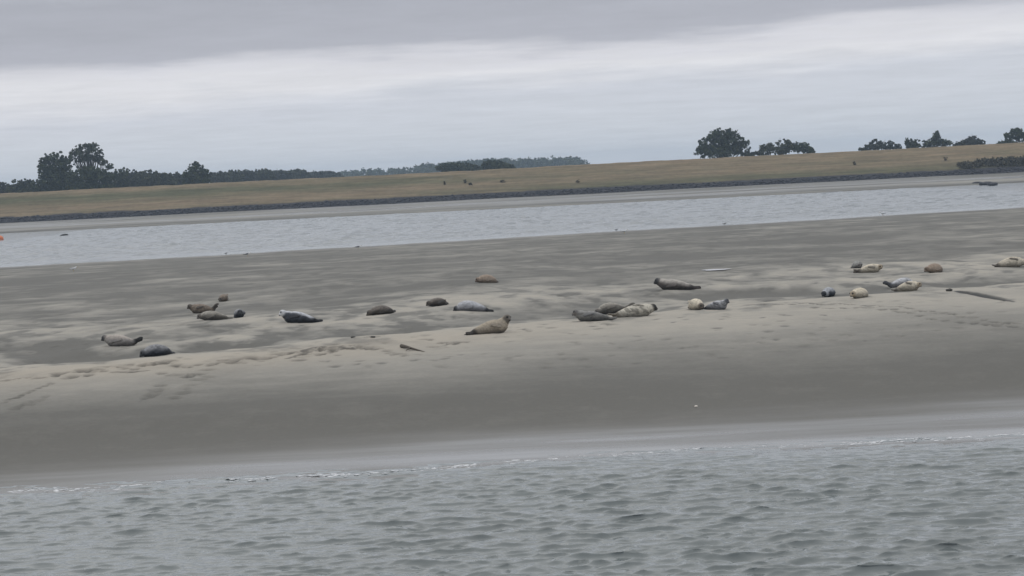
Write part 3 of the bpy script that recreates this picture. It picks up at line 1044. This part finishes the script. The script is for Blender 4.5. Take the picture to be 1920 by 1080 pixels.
SHR = [(834, 346, .45, .9, 'upright dark weed clump, leftmost of the four on the dyke'), (873, 343, .4, .9, 'upright dark weed clump, second of the four on the dyke'),
       (882, 347, .45, .6, 'low dark weed clump, third of the four on the dyke'), (942, 342, 1.0, .6, 'wide low dark weed clump, rightmost of the four on the dyke'),
       (1083, 342, 1.0, .7, 'dry shrub on the lower dyke right of the far wood'),
       (1602, 309, .5, .9, 'lone dry shrub on the dyke below the right row of trees'),
       (1773, 301, .6, 1.0, 'upright brown shrub on the dyke below the pointed tree')]
for i, (px_, py_, wd, ht, lab) in enumerate(SHR):
    q = dyke_hit(px_, py_)
    g = np.random.default_rng(300 + i)
    n = 16
    cs = np.stack([g.normal(0, wd * 0.28, n), g.normal(0, wd * 0.22, n), g.uniform(0.05, ht * 0.75, n)], 1)
    cs *= 0.85
    V, F, tone = leaves(cs, g, 0.11, 9, np.full(n, 0.14))
    me = np_mesh('shrub', V, F, False)
    set_attr(me, 'tone', tone * (0.6 if i < 4 else 1.0))
    o = link('shrub', me, M_bram if i < 4 else M_dry)
    o.location = q
    tag(o, lab, 'shrub', 'small shrubs and weeds on the dyke')
BR = [(1815, 310, 2.6, .6), (1845, 306, 2.8, .8), (1872, 305, 2.8, .9), (1900, 304, 3.0, 1.0), (1925, 303, 3.0, 1.0)]
for i, (px_, py_, wd, ht) in enumerate(BR):
    q = dyke_hit(px_, py_ + 2)
    g = np.random.default_rng(400 + i)
    n = 110
    an_ = g.uniform(0, 6.28, n)
    rr_ = np.sqrt(g.random(n))
    cs = np.stack([np.cos(an_) * rr_ * wd * 0.75, np.sin(an_) * rr_ * wd * 0.6, g.random(n) * ht * (1 - 0.7 * rr_ ** 2)], 1)
    for r__ in cs:
        r__[2] += dyke_z(q.x + r__[0], q.y + r__[1]) - q.z
    V, F, tone = leaves(cs, g, 0.2, 12, np.full(n, 0.55))
    me = np_mesh('bramble', V, F, False)
    set_attr(me, 'tone', tone)
    o = link('bramble', me, M_bram)
    o.location = q
    tag(o, 'dark bramble on the dyke at the right edge, %s from the left' % ('first', 'second', 'third', 'fourth', 'fifth')[i], 'bush', 'brambles on the dyke at the right edge')


# ------------------------------------------------------------------ seals
S_ST = np.array([0, .012, .03, .06, .085, .12, .16, .20, .26, .34, .45, .60, .75, .90, 1.05, 1.17, 1.27, 1.34, 1.37])
S_L = np.array([.013, .042, .057, .066, .083, .107, .119, .122, .142, .186, .216, .226, .216, .190, .156, .126, .094, .070, .045])
S_D = np.array([.011, .034, .048, .057, .073, .099, .111, .114, .134, .176, .204, .212, .198, .170, .136, .106, .076, .054, .030])
S_O = np.array([-.028, -.028, -.026, -.022, -.014, .0, .004, 0, 0, 0, 0, 0, 0, 0, 0, 0, 0, 0, 0])
TOT = 1.5


def make_seal_mesh(L, fat, hl, tl, hy, bend, roll, hroll, flap):
    k = L / TOT
    ns = 90
    S = np.linspace(0, 1.62, ns)
    yaw = R(bend) * (0.75 - S) / 0.75 + R(hy) * sstep(0.42, 0.10, S)
    lift = hl * sstep(0.52, 0.08, S) + tl * sstep(1.0, 1.45, S) ** 1.4
    rd = np.interp(S, S_ST, S_D) * fat
    prone = np.interp(S, S_ST, S_D * fat)
    ls = sstep(0, 0.30, S)
    # centre height: the belly rests on the sand, the chin lies at rest unless lifted
    zc = 0.92 * prone + lift
    zc = np.where(S > 1.34, np.maximum(0.045 + lift, 0.03), zc)
    dz = np.gradient(zc, S)
    dz = np.clip(dz, -0.95, 0.95)
    hor = np.sqrt(np.maximum(1 - dz ** 2, 0.08))
    ds = S[1] - S[0]
    T = np.stack([hor * np.cos(yaw), hor * np.sin(yaw), -dz], 1)   # towards the head (decreasing S)
    P = np.zeros((ns, 3))
    for i in range(1, ns):
        mt_ = 0.5 * (T[i] + T[i - 1])
        P[i, :2] = P[i - 1, :2] - mt_[:2] * ds
    mid = P[int(ns * 0.75 / 1.62)].copy()
    P[:, :2] -= mid[:2]
    P[:, 2] = zc
    up = np.array([0, 0, 1.0])
    Sd = np.cross(T, up)
    Sd /= np.linalg.norm(Sd, axis=1)[:, None]
    U = np.cross(Sd, T)
    ph = R(roll) * sstep(0.16, 0.42, S) + R(hroll) * (1 - sstep(0.16, 0.42, S))

    def place(s, a, b):
        s = np.atleast_1d(np.asarray(s, float))
        a = np.atleast_1d(np.asarray(a, float))
        b = np.atleast_1d(np.asarray(b, float))
        f = np.array([np.interp(s, S, P[:, j]) for j in range(3)]).T
        sd_ = np.array([np.interp(s, S, Sd[:, j]) for j in range(3)]).T
        u_ = np.array([np.interp(s, S, U[:, j]) for j in range(3)]).T
        p_ = np.interp(s, S, ph)
        a2 = a * np.cos(p_) + b * np.sin(p_)
        b2 = -a * np.sin(p_) + b * np.cos(p_)
        return f + sd_ * a2[:, None] + u_ * b2[:, None]

    V, F = [], []

    def loft(ss, ca, cb, ra, rb, seg, tilt=0.0):
        base = len(V)
        n = len(ss)
        for i in range(n):
            an = np.linspace(0, 2 * math.pi, seg, endpoint=False)
            c_, s_ = np.cos(an) * ra[i], np.sin(an) * rb[i]
            aa = ca[i] + c_ * math.cos(tilt) - s_ * math.sin(tilt)
            bb = cb[i] + c_ * math.sin(tilt) + s_ * math.cos(tilt)
            V.extend(place(np.full(seg, ss[i]), aa, bb).tolist())
        for i in range(n - 1):
            for q in range(seg):
                q2 = (q + 1) % seg
                F.append((base + i * seg + q, base + i * seg + q2, base + (i + 1) * seg + q2, base + (i + 1) * seg + q))
        F.append(tuple(base + q for q in range(seg))[::-1])
        F.append(tuple(base + (n - 1) * seg + q for q in range(seg)))

    ss = np.concatenate([np.linspace(0, 0.2, 14), np.linspace(0.225, 1.37, 36)])
    rl = np.interp(ss, S_ST, S_L)
    rdv = np.interp(ss, S_ST, S_D)
    fk = 1 + (fat - 1) * sstep(0.2, 0.45, ss)
    loft(ss, np.zeros(len(ss)), np.interp(ss, S_ST, S_O), rl * fk, rdv * fk, 24)
    axes = []
    for sgn in (-1, 1):
        # hind flippers, fanned
        q = np.linspace(0, 1, 9)
        s2 = 1.20 + 0.31 * q
        ca = sgn * (0.03 + 0.075 * q)
        wdt = np.interp(q, [0, .25, .6, .85, 1], [.065, .066, .068, .066, .030])
        loft(s2, ca, np.zeros(9), np.linspace(0.05, 0.018, 9), wdt, 10, sgn * 0.35)
        # fore flippers folded back along the flank
        s3 = 0.44 + 0.30 * q
        ra_ = np.interp(s3, S_ST, S_L) * fat
        off = np.interp(q, [0, 1], [0.84, 1.0]) * ra_ + 0.012 + (flap * q * 0.16 if sgn == flap_side(roll) else 0)
        low = -0.075 + 0.05 * q
        wd2 = np.interp(q, [0, .3, .75, .93, 1], [.05, .062, .055, .045, .02])
        loft(s3, sgn * off, low, np.full(9, 0.022), wd2, 10, sgn * 0.35)
        axes.append(place(s3, sgn * off, low))
    V = np.array(V)
    V[:, 2] = np.where(V[:, 2] < 0, V[:, 2] * 0.25, V[:, 2])
    V *= k
    bm = bmesh.new()
    bv = [bm.verts.new(p) for p in V]
    for f in F:
        try:
            bm.faces.new([bv[i] for i in f])
        except ValueError:
            pass
    bmesh.ops.recalc_face_normals(bm, faces=bm.faces)
    me = bpy.data.meshes.new('tmp')
    bm.to_mesh(me)
    bm.free()
    o = bpy.data.objects.new('tmp', me)
    col.objects.link(o)
    md = o.modifiers.new('r', 'REMESH')
    md.mode = 'VOXEL'
    md.voxel_size = 0.013
    md.use_smooth_shade = True
    m2 = o.modifiers.new('s', 'SMOOTH')
    m2.factor = 0.5
    m2.iterations = 2
    dg = bpy.context.evaluated_depsgraph_get()
    out = bpy.data.meshes.new_from_object(o.evaluated_get(dg))
    bpy.data.objects.remove(o)
    bpy.data.meshes.remove(me)
    return out, dict(P=P * k, S=S, place=lambda s, a, b: place(s, a, b) * k, T=T, Sd=Sd, U=U, ph=ph, k=k, axes=[a * k for a in axes], fat=fat)


def flap_side(roll):
    return -1 if roll > 0 else 1


def noise3(p, scale, seed):
    a = vnoise(p[:, 0] * scale + p[:, 2] * scale * 0.7, p[:, 1] * scale - p[:, 2] * scale * 0.9, seed)
    b = vnoise(p[:, 1] * scale + 5 + p[:, 0] * 0.4 * scale, p[:, 2] * scale + 3, seed + 1)
    return 0.5 * (a + b)


# coats: back, belly, head, tail colours and spot strength; darker bellies stand in for shade
COATS = {
    'cream': ((.60, .53, .41), (.62, .56, .45), (.36, .30, .22), (.10, .085, .07), .25),
    'cream_darkhead': ((.50, .46, .37), (.60, .56, .47), (.035, .033, .03), (.16, .14, .11), .45),
    'tan': ((.34, .29, .22), (.38, .33, .26), (.15, .135, .115), (.045, .04, .035), .12),
    'pinktan': ((.30, .235, .18), (.40, .32, .25), (.20, .15, .11), (.10, .08, .065), .15),
    'brown': ((.20, .16, .125), (.27, .22, .17), (.10, .085, .07), (.05, .042, .035), .3),
    'dbrown': ((.16, .14, .12), (.085, .072, .06), (.10, .085, .07), (.04, .036, .032), .3),
    'pale': ((.38, .34, .30), (.33, .31, .29), (.055, .055, .058), (.02, .02, .02), .15),
    'grey': ((.26, .255, .24), (.20, .195, .18), (.15, .14, .13), (.12, .115, .105), .3),
    'greybrown': ((.30, .28, .24), (.18, .165, .14), (.14, .125, .11), (.10, .09, .075), .25),
    'dgrey': ((.22, .222, .23), (.055, .06, .072), (.06, .063, .07), (.02, .022, .028), .3),
    'dgrey_whitehead': ((.50, .51, .53), (.055, .06, .07), (.62, .63, .64), (.012, .013, .016), .25),
    'silver': ((.42, .425, .44), (.36, .365, .385), (.045, .046, .05), (.02, .02, .022), .2),
    'bluegrey': ((.50, .505, .52), (.32, .323, .335), (.10, .102, .112), (.08, .082, .09), .35),
    'ring': ((.34, .35, .37), (.055, .06, .072), (.04, .042, .048), (.02, .022, .028), .3),
    'cream_brownface': ((.64, .57, .45), (.62, .56, .45), (.12, .10, .08), (.10, .085, .07), .15),
    'dkback': ((.40, .37, .33), (.12, .105, .095), (.05, .05, .052), (.045, .038, .035), .2),
}


def paint(me, info, coat, seed, dark_flip=0.35):
    n = len(me.vertices)
    co = np.zeros(n * 3, np.float32)
    me.vertices.foreach_get('co', co)
    co = co.reshape(-1, 3).astype(float)
    P, S = info['P'], info['S']
    d2 = ((co[:, None, :] - P[None, :, :]) ** 2).sum(2)
    i = d2.argmin(1)
    s = S[i]
    off = co - P[i]
    ph = info['ph'][i]
    a2 = (off * info['Sd'][i]).sum(1)
    b2 = (off * info['U'][i]).sum(1)
    b = a2 * np.sin(ph) + b2 * np.cos(ph)
    r = np.linalg.norm(off, axis=1) + 1e-6
    dors = b / r
    back, belly, head, tail, spot = [np.array(c) if not isinstance(c, float) else c for c in COATS[coat]]
    nz = noise3(co, 6.0, seed)
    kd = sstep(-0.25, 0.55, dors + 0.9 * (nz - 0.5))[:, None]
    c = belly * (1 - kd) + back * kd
    sp = sstep(0.53, 0.62, noise3(co, 21.0, seed + 5))[:, None] * min(1.0, spot * 1.6)
    c = c * (1 - sp) + c * 0.35 * sp
    c = c * (1.0 + 0.22 * sstep(0.0, 0.6, dors)[:, None])  # upper back lightened in the coat, standing in for light from above
    # lower body darkened towards the sand: painted shade along with wet fur
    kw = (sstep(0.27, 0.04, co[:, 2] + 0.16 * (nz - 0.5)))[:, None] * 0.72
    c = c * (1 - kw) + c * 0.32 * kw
    kh = sstep(0.24, 0.12, s + 0.05 * (nz - 0.5))[:, None]
    c = c * (1 - kh) + head * kh
    kt = sstep(1.08, 1.26, s + 0.12 * (nz - 0.5))[:, None]
    c = c * (1 - kt) + tail * kt
    for ax in info['axes']:
        dm = np.sqrt(((co[:, None, :] - ax[None, 1:, :]) ** 2).sum(2)).min(1)
        kf = sstep(0.075, 0.045, dm / info['k'])[:, None] * dark_flip
        fl = np.minimum(tail * 1.3 + 0.015, 0.14)
        c = c * (1 - kf) + fl * kf
    # dark eye patches, muzzle tip and mouth corner
    for (es, ea, eb, er, ek) in ((.098, .070, .042, .042, .75), (.098, -.070, .042, .042, .75), (.004, 0, -.018, .035, .85), (.045, 0, -.055, .03, .5)):
        p = info['place'](es, ea, eb)[0]
        ke = sstep(er * 1.15, er * 0.6, np.linalg.norm(co - p, axis=1) / info['k'])[:, None] * ek
        c = c * (1 - ke) + np.array([.02, .019, .018]) * ke
    if coat == 'ring':
        kr = (sstep(0.17, 0.21, s) * sstep(0.34, 0.27, s))[:, None] * 0.8
        c = c * (1 - kr) + np.array([.5, .51, .53]) * kr
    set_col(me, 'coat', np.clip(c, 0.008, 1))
    # hold the belly just under the sand surface
    co[:, 2] = np.maximum(co[:, 2], -0.03)
    me.vertices.foreach_set('co', co.astype(np.float32).ravel())


uv = bmesh.new()
bmesh.ops.create_uvsphere(uv, u_segments=10, v_segments=6, radius=1.0)
for f in uv.faces:
    f.smooth = True
eye_me = bpy.data.meshes.new('eye')
uv.to_mesh(eye_me)
uv.free()

for i, (px_, py_, L, hd, fat, hl, tl, hy, bend, roll, hroll, flap, coat, lab) in enumerate(SEALS):
    q = ground(px_, py_)
    me, info = make_seal_mesh(L, fat * (1.08 if i >= 16 else 1.0), hl, tl, hy, bend, roll, hroll, flap)
    me.name = 'seal'
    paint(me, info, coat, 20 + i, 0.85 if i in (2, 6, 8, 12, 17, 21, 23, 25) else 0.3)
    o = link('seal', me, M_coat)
    tag(o, lab, 'seal', 'seals resting on the sandbank')
    a = R(hd)
    hx, hy_ = math.cos(a), math.sin(a)
    e = 0.40 * L
    z1 = gheight(q.x + hx * e, q.y + hy_ * e)
    z2 = gheight(q.x - hx * e, q.y - hy_ * e)
    z0 = gheight(q.x, q.y)
    X = Vector((hx * 2 * e, hy_ * 2 * e, z1 - z2)).normalized()
    s1 = gheight(q.x - hy_ * .2, q.y + hx * .2)
    s2 = gheight(q.x + hy_ * .2, q.y - hx * .2)
    Yv = Vector((-hy_ * .4, hx * .4, s1 - s2)).normalized()
    Z = X.cross(Yv).normalized()
    Yv = Z.cross(X)
    mw = Matrix((X, Yv, Z)).transposed().to_4x4()
    zb = min(z0, 0.5 * (z1 + z2)) * 0.5 + 0.5 * max(z0, 0.5 * (z1 + z2))
    mw.translation = (q.x, q.y, zb - 0.018)
    o.matrix_world = mw
    k = info['k']
    for sgn in (-1, 1):
        p = info['place'](0.098, sgn * 0.066, 0.040)[0]
        ey = link('eye', eye_me, M_black, o)
        ey.location = p
        ey.scale = (0.021 * k,) * 3
    p = info['place'](0.004, 0, -0.022)[0]
    ns_ = link('nose', eye_me, M_black, o)
    ns_.location = p
    ns_.scale = (0.022 * k, 0.028 * k, 0.022 * k)


# ------------------------------------------------------------------ birds
def bird(px_, py_, size, heading, kind, lab, cat):
    q = ground(px_, py_)
    V, F, C = [], [], []
    seg = 12

    def loft(path, rads, cols, flat=1.0):
        b0 = len(V)
        for (x_, z_), r_, c_ in zip(path, rads, cols):
            for j in range(seg):
                an = 2 * math.pi * j / seg
                V.append((x_, math.cos(an) * r_ * flat, z_ + math.sin(an) * r_))
                C.append(c_[1] if math.sin(an) > 0.15 else c_[0])
        for i in range(len(path) - 1):
            for j in range(seg):
                j2 = (j + 1) % seg
                F.append((b0 + i * seg + j, b0 + i * seg + j2, b0 + (i + 1) * seg + j2, b0 + (i + 1) * seg + j))
    W_ = (.78, .78, .77)
    B = {'white': (.62, .63, .65), 'dark': (.03, .03, .033), 'wader': (.07, .065, .06)}[kind]
    hc = W_ if kind != 'wader' else B
    bc = W_ if kind != 'wader' else (.12, .11, .10)
    tc_ = (.03, .03, .03)
    path = [(-.50, .30), (-.36, .30), (-.22, .29), (-.05, .29), (.10, .31), (.20, .37), (.26, .43), (.31, .46), (.36, .455), (.39, .44)]
    rads = [.012, .045, .09, .125, .12, .085, .065, .062, .045, .012]
    cols = [(tc_, tc_), (bc, tc_), (bc, B), (bc, B), (bc, B), (bc, hc), (hc, hc), (hc, hc), (hc, hc), (hc, hc)]
    loft(path, rads, cols, 0.85)
    me = np_mesh('bird', np.array(V) * size, F)
    set_col(me, 'coat', np.array(C))
    o = link('gull' if kind != 'wader' else 'wader', me, M_bird)
    o.location = (q.x, q.y, gheight(q.x, q.y))
    o.rotation_euler = (0, 0, R(heading))
    tag(o, lab, cat, 'birds at the water edge')
    for sgn in (-1, 1):
        v2, f2 = tube([(-.02 * size, sgn * .05 * size, -.01), (0, sgn * .05 * size, .22 * size)], [.012 * size, .012 * size], 6)
        link('leg', np_mesh('leg', v2, f2), M_beak if kind != 'wader' else M_black, o)
        wing_v, wing_f = tube([(.12 * size, sgn * .10 * size, .33 * size), (-.1 * size, sgn * .115 * size, .33 * size), (-.35 * size, sgn * .06 * size, .32 * size), (-.58 * size, sgn * .03 * size, .30 * size)],
                              [.045 * size, .055 * size, .035 * size, .006 * size], 8)
        wm = np_mesh('wing', wing_v, wing_f)
        set_col(wm, 'coat', np.array([B if v_[0] > -.4 * size else tc_ for v_ in wing_v]))
        link('wing', wm, M_bird, o)
    v2, f2 = tube([(.37 * size, 0, .445 * size), (.44 * size, 0, .435 * size), (.475 * size, 0, .415 * size)], [.02 * size, .015 * size, .003 * size], 6)
    link('beak', np_mesh('beak', v2, f2), M_beak if kind != 'wader' else M_black, o)


bird(138, 509, .62, 20, 'white', 'white gull standing on the sand at the far left', 'gull')
bird(464, 481, .60, 10, 'dark', 'dark backed gull, left one of the two near the river edge', 'gull')
bird(672, 467, .58, 10, 'dark', 'dark backed gull, right one of the two near the river edge', 'gull')
bird(1171, 438, .66, 15, 'white', 'white gull at the water edge right of the middle', 'gull')
bird(1655, 404, .66, 190, 'white', 'white gull at the water edge on the right', 'gull')
bird(424, 477, .32, 30, 'wader', 'tiny dark wader left of the dark backed gull', 'wader')
bird(1156, 433, .36, 0, 'wader', 'tiny dark wader beside the white gull near the middle', 'wader')
bird(1359, 422, .38, 0, 'wader', 'tiny dark wader alone below the large tree', 'wader')


# ------------------------------------------------------------------ small things
def lump(name, p, sx, sy, sz, mat, lab, cat, seed, sub=2, rz=0.0, group=None):
    bm = bmesh.new()
    bmesh.ops.create_icosphere(bm, subdivisions=sub, radius=1.0)
    g = random.Random(seed)
    ph = [g.uniform(0, 6) for _ in range(6)]
    for v_ in bm.verts:
        c = v_.co
        s = 1 + 0.18 * math.sin(3 * c.x + ph[0]) * math.sin(3 * c.y + ph[1]) + 0.12 * math.sin(6 * c.z + ph[2] + 4 * c.x)
        v_.co = (c.x * sx * s, c.y * sy * s, c.z * sz * s)
    for f in bm.faces:
        f.smooth = True
    me = bpy.data.meshes.new(name)
    bm.to_mesh(me)
    bm.free()
    o = link(name, me, mat)
    o.location = p
    o.rotation_euler = (0, 0, rz)
    return tag(o, lab, cat, group)


# dark log adrift in the river
p = at_z(120, 442, 0.0)
lv, lf = tube([(-.55, 0, .02), (-.2, .05, .10), (.2, -.03, .12), (.5, 0, .09), (.62, .02, .05)], [.05, .13, .15, .12, .05], 10)
o = link('floating_log', np_mesh('floating_log', lv, lf), M_weed)
o.location = p
tag(o, 'short dark log floating in the river at the far left', 'log')

# orange buoy cut by the left edge
p = at_z(-1, 450, 0.0)
bo = bpy.data.objects.new('buoy', None)
bo.location = (p.x, p.y, 0)
col.objects.link(bo)
tag(bo, 'small orange buoy at the left edge of the river', 'buoy')
prof = [(.05, -.2), (.42, -.18), (.55, .05), (.56, .22), (.48, .42), (.30, .55), (.10, .60), (.02, .61)]
V, F = [], []
for r_, z_ in prof:
    for j in range(16):
        V.append((r_ * math.cos(j * math.pi / 8), r_ * math.sin(j * math.pi / 8), z_))
for i in range(len(prof) - 1):
    for j in range(16):
        F.append((i * 16 + j, i * 16 + (j + 1) % 16, (i + 1) * 16 + (j + 1) % 16, (i + 1) * 16 + j))
link('float', np_mesh('float', V, F), M_orange, bo)
v2, f2 = tube([(0, 0, .58), (0, 0, .72)], [.06, .05], 8)
link('mooring_eye', np_mesh('mooring_eye', v2, f2), M_black, bo)

# driftwood stick near the tracks
q1, q2, q3 = ground(753, 652), ground(770, 656), ground(796, 660)
org = Vector((q2.x, q2.y, gheight(q2.x, q2.y)))
stick = bpy.data.objects.new('driftwood_stick', None)
stick.location = org
col.objects.link(stick)
tag(stick, 'thin forked driftwood stick on the trampled sand below the middle', 'stick')
pts = [Vector((q.x, q.y, gheight(q.x, q.y) + h_)) - org for q, h_ in ((q1, .05), (q2, .05), (q3, .0))]
v2, f2 = tube([pts[0], pts[0].lerp(pts[1], .5) + Vector((0, 0, .01)), pts[1], pts[2]], [.055, .04, .033, .012], 8)
link('stem', np_mesh('stem', v2, f2), M_wood, stick)
v2, f2 = tube([pts[1] * 1.0, pts[1] + Vector((-.06, -.35, .0)), pts[1] + Vector((-.1, -.6, -.02))], [.022, .018, .006], 6)
link('twig', np_mesh('twig', v2, f2), M_wood, stick)

q = ground(1780, 546)
lump('seaweed_clump', (q.x, q.y, gheight(q.x, q.y) + .03), .11, .16, .06, M_weed, 'dark seaweed clump at the head of the runnel', 'seaweed', 3)
q = ground(1305, 763)
lump('shell', (q.x, q.y, gheight(q.x, q.y) + .008), .045, .06, .02, M_shell, 'tiny pale shell alone on the smooth damp slope', 'shell', 4)
for i, (px_, py_, s, lab) in enumerate([(662, 633, .07, 'dark weed scrap in the hollow, left one'), (699, 634, .08, 'dark weed scrap in the hollow, right one')]):
    q = ground(px_, py_)
    lump('weed_scrap', (q.x, q.y, gheight(q.x, q.y) + .015), s, s * 1.1, .03, M_weed, lab, 'seaweed', 10 + i, group='weed scraps in the hollow')
# dark rocks on the far mudflat
for i, (px_, py_, sx, sy, sz, lab) in enumerate([(1834, 343, .9, 1.4, .28, 'left dark rock of the outcrop on the far mudflat'), (1848, 344, 1.2, 1.4, .32, 'middle dark rock of the outcrop on the far mudflat'),
                                                 (1860, 345, .9, 1.2, .26, 'right dark rock of the outcrop on the far mudflat'), (660, 386, .8, 1.0, .25, 'lone dark rock on the mudflat left of the middle')]):
    p = at_z(px_, py_, .25)
    lump('mud_rock', (p.x, p.y, .22), sx, sy, sz, M_rock, lab, 'rock', 30 + i, group='rocks on the far mudflat')

# ------------------------------------------------------------------ foam along the shore
def water_h(x, y):
    i = int(np.clip(np.searchsorted(wx, x), 0, len(wx) - 1))
    j = int(np.clip(np.searchsorted(wy, y), 0, len(wy) - 1))
    return float(H[j, i])


g = np.random.default_rng(12)
VV, FF = [], []
k = 0
dens_px = [(0, 75, 1.0), (80, 150, .9), (185, 270, .6), (390, 500, .8), (540, 640, 1.0), (640, 790, .35), (795, 875, 1.0), (940, 1030, .5), (1120, 1300, .35), (1560, 1710, .7), (1720, 1920, .5)]
for n_ in range(3200):
    x = g.uniform(-13, 13)
    wl_ = float(waterline(np.array(x)))
    y = wl_ - 0.15 + 0.55 * (float(fbm(np.array(x * 0.9), np.array(2.0), 3, 91)) - 0.5) + g.normal(0, 0.05) - abs(g.normal(0, 0.16))
    px_ = 960 + x / y * FPX
    dd = 0.07
    for a, b2, d_ in dens_px:
        if a <= px_ <= b2:
            dd = d_
    gate = float(fbm(np.array(x * 2.3), np.array(7.0), 3, 93))
    if g.random() > dd * (0.35 + 1.5 * max(0, gate - 0.35)):
        continue
    s = g.uniform(0.012, 0.03)
    zz = max(float(terrain(np.array(x), np.array(y))), water_h(x, y))
    VV.append(IV * g.uniform(0.7, 1.3, (len(IV), 1)) * np.array([s * g.uniform(1.2, 4.0), s * g.uniform(.7, 2.2), s * g.uniform(.15, .35)]) + np.array([x, y, zz - s * 0.08]))
    FF.append(IF + k)
    k += len(IV)
tag(link('foam', np_mesh('foam', np.concatenate(VV), np.concatenate(FF)), M_foam), 'broken line of white foam along the near waterline', 'foam', None, 'stuff')

# ------------------------------------------------------------------ haze
hz = bpy.data.materials.new('haze')
hz.use_nodes = True
hz.node_tree.nodes.clear()
t = NT(hz.node_tree)
vo = t.n('ShaderNodeVolumePrincipled')
vo.inputs['Color'].default_value = (0.62, 0.79, 1.0, 1)
vo.inputs['Density'].default_value = 0.00026
vo.inputs['Anisotropy'].default_value = 0.2
mo = t.n('ShaderNodeOutputMaterial')
t.L.new(vo.outputs[0], mo.inputs['Volume'])
bm = bmesh.new()
bmesh.ops.create_cube(bm, size=1.0)
for v_ in bm.verts:
    v_.co = (v_.co.x * 6400, 1300 + v_.co.y * 4000, 13.5 + v_.co.z * 33.5)
me = bpy.data.meshes.new('haze')
bm.to_mesh(me)
bm.free()
tag(link('haze', me, hz), 'thin blue grey haze over the estuary', 'haze', None, 'stuff')
